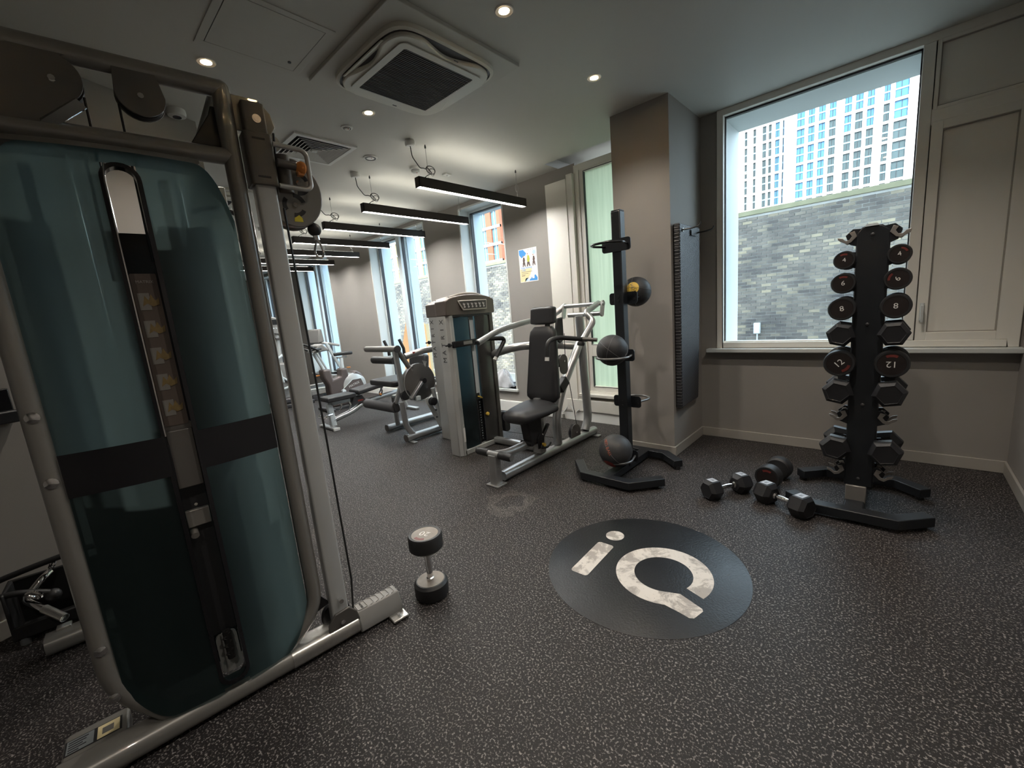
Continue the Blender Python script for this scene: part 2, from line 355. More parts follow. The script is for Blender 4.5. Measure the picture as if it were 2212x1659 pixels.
# ================================================================== room shell
H = 2.846; YF = 4.11; YO = 4.50; XR = .6; XE = -13.8; YB = -1.8
def box_s(name, a, b, m, bev=0, parent=None):
    o = MB().box(a, b).build(name, MT[m], parent, bev=bev)
    if parent is None: struct(o)
    return o
box_s('floor', (XE-.3, YB-.2, -.1), (XR+.2, YO, 0), 'floor_rubber')
# ceiling with a blind slot near the facade door
c = MB(); sl0, sl1 = -2.85, -1.9
c.box((XE-.3, YB-.2, H), (XR+.2, 3.86, H+.12)); c.box((XE-.3, 3.86, H), (sl0, YO, H+.12)); c.box((sl1, 3.86, H), (XR+.2, YO, H+.12)); c.box((sl0, 3.86, H+.09), (sl1, YO, H+.12))
struct(c.build('ceiling', MT['ceiling']))
# facade wall: piers and parapets around the openings (x0,x1,z0,z1)
OPEN = [(-13.5, -12.0, .3, 2.78), (-10.3, -8.69, .3, 2.78), (-7.03, -5.39, .3, 2.78), (-4.56, -3.738, .3, 2.78), (-2.64, -1.75, .33, H), (-1.2, .588, .85, H)]
fw = MB(); x = XE-.3
for (a, b, z0, z1) in OPEN:
    fw.box((x, YF, 0), (a, YO, H)); fw.box((a, YF, 0), (b, YO, z0))
    if z1 < H: fw.box((a, YF, z1), (b, YO, H))
    x = b
fw.box((x, YF, 0), (XR+.2, YO, H))
struct(fw.build('wall_facade', MT['wall']))
box_s('wall_column', (-1.83, 3.42, 0), (-1.345, YF, H), 'wall')
box_s('wall_right', (XR, YB, 0), (XR+.2, YF, H), 'wall')
box_s('wall_end', (XE-.3, YB, 0), (XE, YF, H), 'wall')
box_s('wall_back', (XE-.3, YB-.2, 0), (XR+.2, YB, H), 'wall')
lw = MB(); lw.prism([(-2.67, -1.8), (-3.1, -.43), (-3.72, .97), (-13.8, .97), (-13.8, -1.8)], (0, 0, 0), (1, 0, 0), (0, 1, 0), (0, 0, H))
struct(lw.build('wall_left', MT['wall']))
bb = MB(); bb.box((-1.345, YF-.015, 0), (XR, YF, .085)); struct(bb.build('baseboard_facade', MT['baseboard'], bev=.004))
bb = MB(); bb.box((-1.845, 3.405, 0), (-1.33, 3.42, .085)); bb.box((-1.345, 3.42, 0), (-1.33, YF-.015, .085)); struct(bb.build('baseboard_column', MT['baseboard'], bev=.004))
box_s('baseboard_right', (XR-.015, YB, 0), (XR, YF-.015, .085), 'baseboard', .004)
bb = MB(); bb.bar((-2.67, -1.8, .045), (-3.1, -.43, .045), .03, .09); bb.bar((-3.1, -.43, .045), (-3.72, .97, .045), .03, .09); struct(bb.build('baseboard_left', MT['cream'], bev=.004))

def part(name, mb, m, parent, bev=0, **k): return mb.build(name, MT[m], parent, bev=bev, **k)
def fr_rect(mb, x0, x1, z0, z1, t, y0, y1):
    mb.box((x0, y0, z0), (x0+t, y1, z1)); mb.box((x1-t, y0, z0), (x1, y1, z1)); mb.box((x0+t, y0, z0), (x1-t, y1, z0+t)); mb.box((x0+t, y0, z1-t), (x1-t, y1, z1)); return mb
# --- window_1: large picture window with opaque panels at its right
def sthing(name): o = bpy.data.objects.new(name, None); COL.objects.link(o); o['kind'] = 'structure'; return o
W1 = sthing('window_1')
f = MB(); fr_rect(f, -1.205, .588, .85, H, .05, 4.095, 4.20); f.box((.04, 4.095, .9), (.10, 4.20, H-.05)); f.box((-1.155, 4.12, .895), (.04, 4.18, .91)); f.box((.10, 4.10, 2.30), (.538, 4.19, 2.40))
part('frame', f, 'cream', W1, .004)
g = MB(); fr_rect(g, -1.158, .044, .895, 2.795, .012, 4.145, 4.165); part('gasket', g, 'gasket', W1)
part('pane', MB().box((-1.15, 4.15, .905), (.04, 4.156, 2.79)), 'pane', W1)
for nm, (x0, x1, z0, z1) in (('casement', (.105, .54, .90, 2.32)), ('fixed_panel', (.105, .54, 2.39, 2.80))):
    q = MB(); t = .055 if nm == 'casement' else .02
    fr_rect(q, x0, x1, z0, z1, t, 4.098, 4.15); c_ = part(nm, q, 'cream', W1, .003)
    part('panel', MB().box((x0+t-.002, 4.125, z0+t-.002), (x1-t+.002, 4.145, z1-t+.002)), 'cream', c_)
    q = MB(); fr_rect(q, x0+t, x1-t, z0+t, z1-t, .006, 4.112, 4.126); part('bead', q, 'baseboard', c_)
    if nm == 'casement':
        q = MB(); q.cbox((.13, 4.088, 1.10), (.022, .02, .12)); q.cyl((.13, 4.08, 1.14), (.13, 4.045, 1.14), .008); q.bar((.13, 4.045, 1.145), (.133, 4.05, 1.03), .016, .012, (0, 1, 0)); part('handle', q, 'frame_white', c_, .003)
rv = MB(); rv.box((-1.2, 4.2, .85), (-1.165, 4.62, 2.80)); rv.box((-1.2, 4.2, 2.79), (.6, 4.62, 2.85)); rv.box((.045, 4.2, .85), (.6, 4.62, 2.80)); rv.box((-1.2, 4.2, .80), (.6, 4.65, .86)); part('reveal', rv, 'ext_grey', W1)
part('sill', MB().box((-1.28, 4.03, .815), (.61, 4.12, .85)), 'frame_white', W1, .006)
# --- window_2: frosted green door light next to the column
W2 = sthing('window_2')
f = MB(); fr_rect(f, -2.645, -1.70, .30, H-.03, .06, 4.09, 4.19); fr_rect(f, -2.585, -1.76, .36, 2.785, .055, 4.10, 4.17); f.box((-2.53, 4.10, .755), (-1.8, 4.17, .90)); part('frame', f, 'cream', W2, .004)
part('pane', MB().box((-2.53, 4.13, .895), (-1.8, 4.14, 2.735)), 'frosted', W2); part('pane', MB().box((-2.53, 4.13, .41), (-1.8, 4.14, .76)), 'frosted', W2)
g = MB(); fr_rect(g, -2.534, -1.796, .891, 2.739, .006, 4.098, 4.132); fr_rect(g, -2.534, -1.796, .406, .764, .006, 4.098, 4.132); part('gasket', g, 'gasket', W2)
part('sill', MB().box((-2.70, 4.03, .295), (-1.75, 4.12, .33)), 'cream', W2, .005)
# --- cream casing beside the door, lower panel, trunking
t1 = MB(); t1.box((-3.0, 4.04, .10), (-2.72, 4.12, 2.70)); t1.box((-2.72, 4.05, .1), (-2.645, 4.13, 2.74)); struct(t1.build('trim_1', MT['cream'], bev=.003))
t2 = MB(); t2.box((-2.88, 4.035, .12), (-1.83, 4.115, .255)); struct(t2.build('trim_2', MT['cream'], bev=.003))
t3 = MB(); t3.prism([(0, 0), (.075, 0), (.075, .135), (.02, .135)], (-8.6, 4.035, 0), (0, 1, 0), (0, 0, 1), (6.77, 0, 0)); struct(t3.build('trim_3', MT['white'], bev=.003))
# --- tall narrow facade windows
def tall_window(n, x0, x1, panes, z0=.3, z1=2.78):
    W = sthing('window_%d' % n); Yg = 4.33; f = MB(); g = MB()
    fr_rect(f, x0, x1, z0, z1, .045, Yg-.05, Yg+.04)
    xs = [x0+.045]+panes+[x1-.045]
    for a in panes: f.box((a-.05, Yg-.10, z0), (a+.05, Yg+.04, z1))
    part('frame', f, 'frame_cool', W, .004)
    for i in range(len(xs)-1):
        a = xs[i]+(.05 if i else 0); b = xs[i+1]-(.05 if i < len(xs)-2 else 0)
        part('pane', MB().box((a-.01, Yg-.003, z0+.04), (b+.01, Yg+.003, z1-.04)), 'pane', W)
        fr_rect(g, a-.003, b+.003, z0+.042, z1-.042, .012, Yg-.052, Yg+.0)
    part('gasket', g, 'gasket', W)
    r = MB(); r.box((x0-.01, YF-.005, z0), (x0+.012, Yg-.05, z1)); r.box((x1-.012, YF-.005, z0), (x1+.01, Yg-.05, z1)); r.box((x0, YF-.005, z1-.012), (x1, Yg-.05, z1+.01)); part('lining', r, 'frame_white', W)
    e = MB()
    for a in [x0]+panes: e.box((a-.0+(.05 if a != x0 else -.01), Yg+.04, z0), (a+(.075 if a != x0 else .03), 4.52, z1))
    e.box((x1-.03, Yg+.04, z0), (x1+.01, 4.52, z1)); e.box((x0, Yg+.04, z1-.03), (x1, 4.52, z1+.01)); part('reveal', e, 'ext_blue', W)
    part('sill', MB().box((x0-.04, YF-.03, z0-.035), (x1+.03, Yg-.04, z0)), 'frame_white', W, .005)
tall_window(3, -4.56, -3.738, [])
tall_window(4, -7.03, -5.39, [-6.30])
tall_window(5, -10.3, -8.69, [-9.62])
tall_window(6, -13.5, -12.0, [-12.8])
# ================================================================== outside
bs = MB(); bs.box((-3.4, -9, 3.1), (14, 4.6, 26)); bs.box((-15, -9, 2.97), (14, 4.6, 3.1)); bs.box((-15, -9, -.3), (-14.15, 4.55, 2.97)); bs.box((.82, -9, -.3), (14, 4.55, 2.97)); bs.box((-15, -9, -.3), (14, -2.1, 2.97))  # outer shell, plus an unseen tall upper block added to shade the brick wall
struct(bs.build('shell_with_shade_block', MT['ext_grey']))
struct(MB().box((-160, 4.55, -1.4), (80, 130, -1.3)).build('ground', MT['ground']))
# viaduct wall of single bricks
YW = 13.0; VZ0, VZ1 = -1.3, 3.30
via = thing('viaduct_wall', 'long sooty brick railway wall across the yard outside the windows', 'wall', (-8, YW, VZ0), world=True)
part('mortar', MB().box((-34, YW, VZ0), (6, YW+.6, VZ1-.02)), 'mortar', via)
part('coping', MB().box((-34, YW-.06, VZ1-.02), (6, YW+.66, VZ1+.10)), 'green_moss', via, .01)
bm_ = MB().box((.008, -.022, .008), (BW-.008, .03, BH-.008)); bmesh_o = bm_.build('brick', MT['brick'], None)
bme = bmesh_o.data; bpy.data.objects.remove(bmesh_o); rest = MB(); cnt = 0
nr = int((VZ1-VZ0)/BH); r0 = math.ceil((VZ0+2)/BH)
cells = []
for rI in range(r0, int((VZ1+2-.02)/BH)):
    off = .5*(rI % 2)
    for cI in range(int(-33/BW), int(5/BW)):
        xx = (cI-off)*BW; zz = rI*BH-2
        dep = 0 if (-3.3 < xx < -.05 and 1.2 < zz < VZ1-.1) else 1
        cells.append((dep, abs(xx+1.6)+abs(zz-2.2)*.7, xx, zz))
cells.sort()
for k, (dep, dd, xx, zz) in enumerate(cells):
    if k < 300:
        o = bpy.data.objects.new('brick', bme); COL.objects.link(o); o.parent = via
        o.location = (xx+8, random.uniform(-.006, .006), zz-VZ0)
    else:
        dy = random.uniform(-.008, .008); rest.box((xx+.008, YW-.022+dy, zz+.008), (xx+BW-.008, YW+.03, zz+BH-.008))
part('brick_field', rest, 'brick', via, kind='stuff', fix=False)
t = thing('junction_box', 'grey electrical box fixed to the sooty brick wall', 'box', (-2.77, YW-.05, .35), world=True)
part('body', MB().box((-2.85, YW-.14, .17), (-2.70, YW-.02, .46)), 'ext_grey', t, .012); part('lid', MB().box((-2.845, YW-.15, .18), (-2.705, YW-.138, .45)), 'ext_blue', t, .004)
part('conduit', MB().cyl((-2.775, YW-.06, .17), (-2.775, YW-.06, -.6), .018, 8), 'ext_grey', t)
# white gridded high-rise
K = 1.6
tw = thing('residential_tower', 'white gridded high-rise with blue glazing beyond the brick wall', 'building', (-8, 96, -1.3), world=True)
cols = [(-14.86, -14.55, 1), (-13.92, -13.61, 1), (-12.94, -12.52, 1), (-12.31, -11.98, 1), (-11.62, -11.16, 0), (-10.87, -10.47, 0), (-9.29, -8.56, 0), (-8.24, -7.65, 0), (-7.32, -6.72, 0), (-6.39, -5.81, 2), (-5.11, -4.53, 2), (-4.22, -3.62, 2), (-3.30, -2.74, 2), (-2.03, -1.57, 2), (-1.21, -.22, 2), (.55, 1.2, 2), (1.55, 2.2, 2)]
cols = [(a*K, b*K, c) for a, b, c in cols]
zr = [1.35+(z-1.35)*K for z in [9.2+1.87*i for i in range(9)]]
Y0 = 96.0; fr = MB(); prev = -28.5
for (a, b, c) in cols:
    rec = 2.2 if b < -16 else 0
    fr.box((prev, Y0+rec, -1.3), (a, Y0+rec+1, 42)); prev = b
fr.box((prev, Y0, -1.3), (8, Y0+1, 42)); fr.box((-15.9, Y0-.2, -1.3), (-15.5, Y0+3, 42))
for (a, b, c) in cols:
    rec = 2.2 if b < -16 else 0
    for z in zr: fr.box((a, Y0+rec+.15, z-.20), (b, Y0+rec+1, z+.20))
    fr.box((a, Y0+rec+.1, -1.3), (b, Y0+rec+1, zr[0]-.2)); fr.box((a, Y0+rec+.1, zr[-1]+.2), (b, Y0+rec+1, 42))
part('frame', fr, 'tower_white', tw); part('core', MB().box((-28.5, Y0+3.3, -1.3), (8, Y0+12, 41.5)), 'tower_white', tw)
for X in (-5.41, -2.33): part('drainpipe', MB().cyl((X*K, Y0-.12, -1.3), (X*K, Y0-.12, 42), .13, 8), 'grey_plastic', tw)
for ci, (a, b, c) in enumerate(cols):
    rec = 2.2 if b < -16 else 0
    for ri in range(len(zr)-1):
        z0, z1 = zr[ri]+.2, zr[ri+1]-.2; zm = (z0+z1)/2-.1
        dark = c == 1 or (c == 2 and ri < 4+(ci % 2))
        wn_ = part('window', MB().box((a, Y0+rec+.45, z0), (b, Y0+rec+.5, z1)), 'tower_glass_dark' if dark else 'tower_glass', tw)
        q = MB(); q.box((a, Y0+rec+.36, zm), (b, Y0+rec+.46, zm+.24)); part('spandrel', q, 'tower_spandrel', wn_)
        q = MB(); xm = a+(b-a)*(.45 if ri % 2 else .55); q.box((xm-.03, Y0+rec+.38, z0), (xm+.03, Y0+rec+.46, z1)); fr_rect(q, a, b, z0, z1, .035, Y0+rec+.38, Y0+rec+.46); part('mullion', q, 'gasket', wn_)
# brick blocks seen through the narrow windows
def block(name, label, x0, x1, y, z1, mwall, pitch, ww, fh):
    b = thing(name, label, 'building', ((x0+x1)/2, y, -1.3), world=True); q = MB(); xs = []; x = x0+.6
    while x+ww < x1-.3: xs.append(x); x += pitch
    prev = x0
    for a in xs: q.box((prev, y, -1.3), (a, y+.5, z1)); prev = a+ww
    q.box((prev, y, -1.3), (x1, y+.5, z1)); q.box((x0, y+.5, -1.3), (x1, y+9, z1-.2))
    part('wall', q, mwall, b); s = MB(); z = -1.3; zs = []
    while z < z1: s.box((x0, y-.1, z-.35), (x1, y+.4, z+.1)); zs.append(z); z += fh
    part('floor_band', s, 'tower_white', b)
    for a in xs:
        for z in zs[:-1]:
            wn_ = part('window', MB().box((a, y+.3, z+.1), (a+ww, y+.36, z+fh-.35)), 'glass_pale', b)
            part('mullion', MB().box((a+ww*.5-.06, y+.22, z+.1), (a+ww*.5+.06, y+.3, z+fh-.35)), 'tower_white', wn_)
block('red_brick_block', 'red-brick apartment block with white floor bands beyond the railway wall', -70, -55.5, 60, 38, 'red_brick', 2.9, 1.5, 3.1)
block('cream_brick_block', 'pale yellow brick block of flats farther along the railway', -128, -74, 62, 40, 'cream_brick', 3.4, 1.7, 3.1)
hd = thing('orange_hoarding', 'sloping orange site hoarding outside the double window', 'hoarding', (-9.9, 6.2, -1.3), world=True)
part('board', MB().prism([(-10.9, -1.3), (-8.9, -1.3), (-9.0, 1.2), (-9.55, 1.75), (-9.95, .9)], (0, 6.5, 0), (1, 0, 0), (0, 0, 1), (0, .08, 0)), 'hoarding', hd, .01)
part('brace', MB().bar((-9.5, 6.62, .9), (-9.5, 7.4, -1.3), .08, .08), 'cream_brick', hd); part('post', MB().box((-9.1, 6.58, -1.3), (-9.0, 6.68, 1.2)), 'cream_brick', hd)

# ================================================================== ceiling fixtures
BARX = [-3.14, -4.10, -5.02, -5.95, -6.90, -7.85, -8.78]
def bar_light(x, i):
    t = thing('linear_light', 'suspended black linear light bar with glowing strip, number %s from the poster' % ['one', 'two', 'three', 'four', 'five', 'six', 'seven'][i], 'light', (x, 3.10, H), group='linear light bars over the machines', world=True)
    t['label'] = ['suspended black light bar nearest the running poster', 'second suspended black light bar from the running poster', 'third suspended black light bar from the running poster', 'fourth suspended black light bar from the running poster', 'fifth suspended black light bar from the running poster', 'sixth suspended black light bar, last but one before the end wall', 'suspended black light bar nearest the far end wall'][i]
    y0, y1, zt, zb = 2.39, 3.83, 2.56, 2.475
    h = MB(); h.box((x-.032, y0, zb+.012), (x-.027, y1, zt)); h.box((x+.027, y0, zb), (x+.032, y1, zt)); h.box((x-.032, y0, zb), (x-.027, y1, zt)); h.box((x-.032, y0, zt-.006), (x+.032, y1, zt)); h.box((x-.032, y0, zb), (x+.032, y0+.005, zt)); h.box((x-.032, y1-.005, zb), (x+.032, y1, zt))
    part('housing', h, 'bar_housing', t); part('uplight_strip', MB().box((x-.022, y0+.10, zt), (x+.022, y1-.10, zt+.002)), 'led_up', t); part('diffuser', MB().box((x-.026, y0+.006, zb+.006), (x+.026, y1-.006, zb+.014)), 'led', t)
    for yy in (2.52, 3.72):
        part('suspension_wire', MB().cyl((x, yy, zt), (x, yy, H), .0022, 6), 'wire', t); part('wire_cap', MB().lathe([(.008, 0), (.008, .015), (.003, .03)], (x, yy, H-.03)), 'gasket', t)
    part('wire_loop', MB().tube([(x, 3.72+.025*math.cos(a), zt+.10+.04*math.sin(a)) for a in [2*PI*k/12 for k in range(12)]], .002, 5, closed=True), 'wire', t)
    part('ceiling_rose', MB().lathe([(.038, 0), (.042, -.01), (.042, -.038), (.034, -.046), (.0, -.046)], (x, 2.36, H)), 'white', t)
    pts = [(x, 2.36, H-.04), (x+.005, 2.365, H-.13), (x+.01, 2.43, H-.21), (x, 2.48, H-.20)]
    cx, cz = 2.50, H-.205
    for k in range(14): a = 2*PI*k/12+PI; pts.append((x+.004*k/7, cx+.05+.05*math.cos(a), cz-.035*math.sin(a)))
    pts += [(x+.01, 2.56, H-.235), (x+.015, 2.50, H-.26), (x, 2.47, zt)]
    part('power_cable', MB().tube(pts, .0042, 6, fil=.02), 'cable', t)
    part('cable_coil', MB().tube([(x+.012+.01*math.sin(a*2), 2.555+.03*math.cos(a), H-.225+.03*math.sin(a)) for a in [2*PI*k/14 for k in range(14)]], .003, 5, closed=True), 'cable', t)
for i, x in enumerate(BARX): bar_light(x, i)

def downlight(x, y, label, power=22):
    t = thing('downlight', label, 'downlight', (x, y, H), group='recessed warm downlights', world=True)
    part('bezel', MB().lathe([(.030, -.002), (.044, -.004), (.047, 0), (.044, .01), (.030, .01), (.028, .0)], (x, y, H-.002), n=28), 'white', t)
    part('lamp', MB().lathe([(0, -.003), (.027, -.003), (.027, 0), (0, 0)], (x, y, H-.001), n=20), 'lamp_warm', t)
    l = bpy.data.lights.new('lamp_light', 'SPOT'); l.energy = power; l.color = (1, .92, .82); l.spot_size = math.radians(125); l.spot_blend = .8; l.shadow_soft_size = .03
    o = bpy.data.objects.new('lamp_light', l); COL.objects.link(o); o.parent = t; o.location = (0, 0, -.02)
for x, y, lb in ((-1.55, 1.846, 'warm recessed downlight between air unit and big window'), (-1.59, 2.78, 'warm recessed downlight above the medicine ball rack'), (-2.90, 1.846, 'warm recessed downlight between air unit and ceiling diffuser'), (-2.896, .863, 'warm recessed downlight beside the access hatch above cable machine'),
                 (-.2, 1.846, 'warm recessed downlight above the round floor emblem'), (-.2, 2.78, 'warm recessed downlight near the dumbbell tower'), (-.2, .86, 'warm recessed downlight over open floor near right wall'), (-.2, -.6, 'warm recessed downlight near the right back corner')):
    downlight(x, y, lb)

# air-conditioning cassette
def cassette(cx, cy, label, small=False):
    t = thing('ceiling_cassette', label, 'air conditioner', (cx, cy, H), world=True)
    q = MB(); q.prism([(cx-.455, cy-.455), (cx+.455, cy-.455), (cx+.455, cy+.455), (cx-.455, cy+.455)], (0, 0, H-.022), (1, 0, 0), (0, 1, 0), (0, 0, .022)); part('surround', q, 'ceiling_trim', t, .003)
    # body: rounded square with scooped sides
    def outline(r, scoop):
        pts = []
        for k in range(96):
            a = 2*PI*k/96; c, s = math.cos(a), math.sin(a); n = 6
            rad = r/((abs(c)**n+abs(s)**n)**(1/n)); d = abs(math.cos(2*a))
            pts.append((cx+rad*c*(1-scoop*max(0, d-.55)), cy+rad*s*(1-scoop*max(0, d-.55))))
        return pts
    q = MB(); q.prism(outline(.375, 0), (0, 0, H-.045), (1, 0, 0), (0, 1, 0), (0, 0, .024)); part('housing', q, 'dark_plastic', t)
    q = MB(); q.prism(outline(.350, .33), (0, 0, H-.068), (1, 0, 0), (0, 1, 0), (0, 0, .026)); b = part('fascia', q, 'ac_white', t, .006)
    q = MB()
    for a, bb_ in zip(outline(.378, 0), outline(.366, 0)): pass
    o1, o2 = outline(.380, 0), outline(.364, 0); n = len(o1)
    q.add([(p[0], p[1], H-.045) for p in o1]+[(p[0], p[1], H-.022) for p in o1]+[(p[0], p[1], H-.050) for p in o2], [(i, (i+1) % n, n+(i+1) % n, n+i) for i in range(n)]+[(i, 2*n+i, 2*n+(i+1) % n, (i+1) % n) for i in range(n)]); part('rim', q, 'ac_white', t, fix=False)
    part('grille_backing', MB().box((cx-.255, cy-.255, H-.0705), (cx+.255, cy+.255, H-.066)), 'black', t)
    q = MB(); fr = rrect(cx-.29, cx+.29, cy-.29, cy+.29, .04); fi = rrect(cx-.248, cx+.248, cy-.248, cy+.248, .012); n = len(fr)
    q.add([(p[0], p[1], H-.0715) for p in fr]+[(p[0], p[1], H-.076) for p in fr]+[(p[0], p[1], H-.076) for p in fi]+[(p[0], p[1], H-.066) for p in fi], [(k*n+i, k*n+(i+1) % n, (k+1)*n+(i+1) % n, (k+1)*n+i) for k in range(3) for i in range(n)]); part('grille_frame', q, 'ac_white', t, fix=False)
    q = MB()
    for k in range(34): x = cx-.248+.496*(k+.5)/34; q.box((x-.0038, cy-.248, H-.0755), (x+.0038, cy+.248, H-.070))
    part('grille_slats', q, 'grille_dark', t, kind='stuff')
    for k in (0, 2, 3):
        R = Matrix.Translation((cx, cy, 0)) @ Matrix.Rotation(k*PI/2, 4, 'Z'); tilt = (.5, 1.25, .0, .0)[k]
        q = MB(); M2 = R @ Matrix.Translation((0, -.345, H-.05)) @ Matrix.Rotation(tilt, 4, 'X'); q.box((-.21, -.026, -.006), (.21, .03, .002), M2); part('louvre', q, 'ac_white', t, .004)
    for sx, yy in ((1, .31), (-1, -.31)):
        part('sensor_dots', MB().cbox((cx+.32*sx, cy+.05, H-.0685), (.006, .03, .002)), 'gasket', t)
    return t
mat('grille_dark', (.035, .033, .030), .6, var=.1); mat('ceiling_trim', (.53, .52, .475), .55, var=.03); mat('ac_white', (.66, .65, .58), .4, var=.03)
cassette(-2.26, 1.80, 'square ceiling air-conditioning cassette with dark slatted grille')
cassette(-5.62, 1.36, 'second air-conditioning cassette farther down the gym behind cable machine')
# access hatch
t = thing('access_hatch', 'flush square access hatch in ceiling beside the air unit', 'hatch', (-2.48, 1.04, H), world=True)
q = MB(); fr_h = [(-2.73, .775), (-2.23, .775), (-2.23, 1.285), (-2.73, 1.285)]
q = MB(); q.box((-2.735, .775, H-.004), (-2.70, 1.285, H+.0)); q.box((-2.26, .775, H-.004), (-2.225, 1.285, H)); q.box((-2.70, .775, H-.004), (-2.26, .81, H)); q.box((-2.70, 1.25, H-.004), (-2.26, 1.285, H)); part('frame', q, 'ceiling_trim', t, .001)
part('gap', MB().box((-2.70, .81, H-.001), (-2.26, 1.25, H)), 'gasket', t); part('door', MB().box((-2.697, .813, H-.0045), (-2.263, 1.247, H-.0005)), 'ceiling_trim', t, .001); part('lock', MB().lathe([(0, -.006), (.009, -.006), (.009, 0)], (-2.62, 1.20, H-.003)), 'gasket', t)
# four-way diffuser
t = thing('air_diffuser', 'white square four-way air diffuser in the ceiling', 'vent', (-3.75, 1.81, H), world=True); cx, cy = -3.755, 1.81
q = MB(); fr_ = []
def sqring(q, r0, r1, z0, z1):
    a = [(cx+sx*r0, cy+sy*r0, z0) for sx, sy in ((-1, -1), (1, -1), (1, 1), (-1, 1))]; b = [(cx+sx*r1, cy+sy*r1, z1) for sx, sy in ((-1, -1), (1, -1), (1, 1), (-1, 1))]
    q.add(a+b, [(i, (i+1) % 4, 4+(i+1) % 4, 4+i) for i in range(4)])
sqring(q, .26, .26, H, H-.012); sqring(q, .26, .225, H-.012, H-.014); sqring(q, .225, .215, H-.014, H+.01); part('frame', q, 'white', t, fix=False)
part('neck', MB().box((cx-.215, cy-.215, H-.001), (cx+.215, cy+.215, H)), 'gasket', t)
for k in range(6):
    r = .205-.031*k; q = MB(); sqring(q, r-.022, r, H-.002, H-.018); sqring(q, r, r-.003, H-.018, H-.0195); sqring(q, r-.003, r-.024, H-.0195, H-.004); part('blade', q, 'white', t, fix=False)
part('centre_plate', MB().box((cx-.02, cy-.02, H-.02), (cx+.02, cy+.02, H-.004)), 'white', t, .002)
# detectors and speakers
def disc_fix(name, label, cat, x, y, prof, rings=()):
    t = thing(name, label, cat, (x, y, H), world=True); part('body', MB().lathe(prof, (x, y, H), n=28), 'white', t)
    for r, z in rings: part('slot_ring', MB().lathe([(r, z), (r+.004, z-.002), (r+.004, z+.004), (r, z+.004)], (x, y, H), n=24), 'gasket', t)
    part('led_dot', MB().ball((x+.02, y, H+prof[-1][1]), .004, 8, 6), 'red_print', t)
disc_fix('smoke_detector', 'white domed smoke detector beside the first light bar', 'detector', -3.66, 2.78, [(.055, 0), (.055, -.018), (.04, -.026), (.045, -.034), (.03, -.05), (0, -.055)], ((.038, -.028), (.036, -.040)))
disc_fix('smoke_detector', 'white round smoke detector above the cable machine pulleys', 'detector', -3.60, .84, [(.052, 0), (.054, -.02), (.05, -.04), (.02, -.046), (0, -.046)], ((.02, -.047),))
disc_fix('motion_sensor', 'small white ceiling sensor next to the air diffuser', 'sensor', -3.208, 1.834, [(.045, 0), (.044, -.006), (.022, -.010), (.018, -.016), (0, -.018)], ((.024, -.010),))
disc_fix('ceiling_speaker', 'flat white ceiling speaker between diffuser and light bars', 'speaker', -3.655, 2.284, [(.062, 0), (.062, -.006), (.05, -.010), (0, -.013)], ((.045, -.011),))
t = thing('alarm_plate', 'tiny white rectangular ceiling plate near first light bar', 'sensor', (-3.64, 3.172, H), world=True); part('body', MB().box((-3.67, 3.13, H-.014), (-3.61, 3.215, H)), 'white', t, .004); part('lens', MB().ball((-3.64, 3.172, H-.014), .012, 10, 6), 'lens', t)
# poster
t = thing('poster', 'running club poster taped to the pier between windows', 'poster', (-3.38, YF, 1.88), world=True)
PX0, PX1, PZ0, PZ1 = -3.523, -3.237, 1.684, 2.082; PY = YF-.0015
part('sheet', MB().box((PX0, PY-.0005, PZ0), (PX1, YF-.0002, PZ1)), 'paper', t)
def pp(name, poly, m, dy=.001, par=None): return part(name, MB().prism([(PX0+(PX1-PX0)*u, PZ0+(PZ1-PZ0)*v) for u, v in poly], (0, PY-dy, 0), (1, 0, 0), (0, 0, 1), (0, .0006, 0)), m, par or t)
pp('blue_corner', [(.03, .98), (.27, .98), (.43, .86), (.36, .80), (.16, .74), (.03, .84)], 'p_blue'); pp('blue_corner', [(.50, .03), (.95, .02), (.96, .1), (.86, .2), (.74, .14), (.6, .13)], 'p_blue')
pp('cream_field', [(.02, .02), (.30, .02), (.58, .22), (.70, .40), (.02, .40)], 'p_cream'); pp('badge', [(.86+.09*math.cos(a), .86+.065*math.sin(a)) for a in [2*PI*k/16 for k in range(16)]], 'p_lblue'); pp('emblem', [(.28, .03), (.46, .03), (.46, .09), (.37, .14), (.28, .09)], 'p_lblue')
pp('badge', [(.58+.06*math.cos(a), .13+.045*math.sin(a)) for a in [2*PI*k/12 for k in range(12)]], 'paper', .0016); pp('badge', [(.68, .09), (.80, .09), (.80, .17), (.68, .17)], 'paper', .0016)
for u, m_, s in ((.27, 'p_dark', .8), (.52, 'p_lime', 1), (.82, 'p_dark', .8)):
    pp('runner', [(u-.07*s, .55+.12*s), (u-.03*s, .55+.25*s), (u+.06*s, .55+.24*s), (u+.09*s, .55+.13*s), (u+.05*s, .60), (u-.05*s, .60)], m_, .0013); pp('runner', [(u-.06, .60), (u+.06, .60), (u+.1*s, .47), (u+.04, .47), (u, .54), (u-.05, .46), (u-.10*s, .47)], 'p_dark', .0013); pp('runner', [(u-.02+.03*math.cos(a), .57+.27*s+.022*math.sin(a)) for a in [k for k in range(6)]], 'p_skin', .0013)
FX = lambda u, v, dy=.0016: frame((PX0+(PX1-PX0)*u, PY-dy, PZ0+(PZ1-PZ0)*v), (1, 0, 0), (0, 0, 1))
text('lettering', 'Huge Running', .030, MT['p_blue'], t, FX(.10, .435), align='LEFT', extrude=.0002); text('lettering', 'Club!', .034, MT['p_blue'], t, FX(.10, .365), align='LEFT', extrude=.0002)
for v, wd in ((.305, .6), (.255, .38), (.21, .2), (.185, .17)): pp('text_line', [(.10, v), (.10+wd, v), (.10+wd, v+.010), (.10, v+.010)], 'p_dark', .0014)
for u in (.53, .67, .80): pp('icon', [(u, .93), (u+.03, .95), (u+.02, .97)], 'p_dark', .0014)
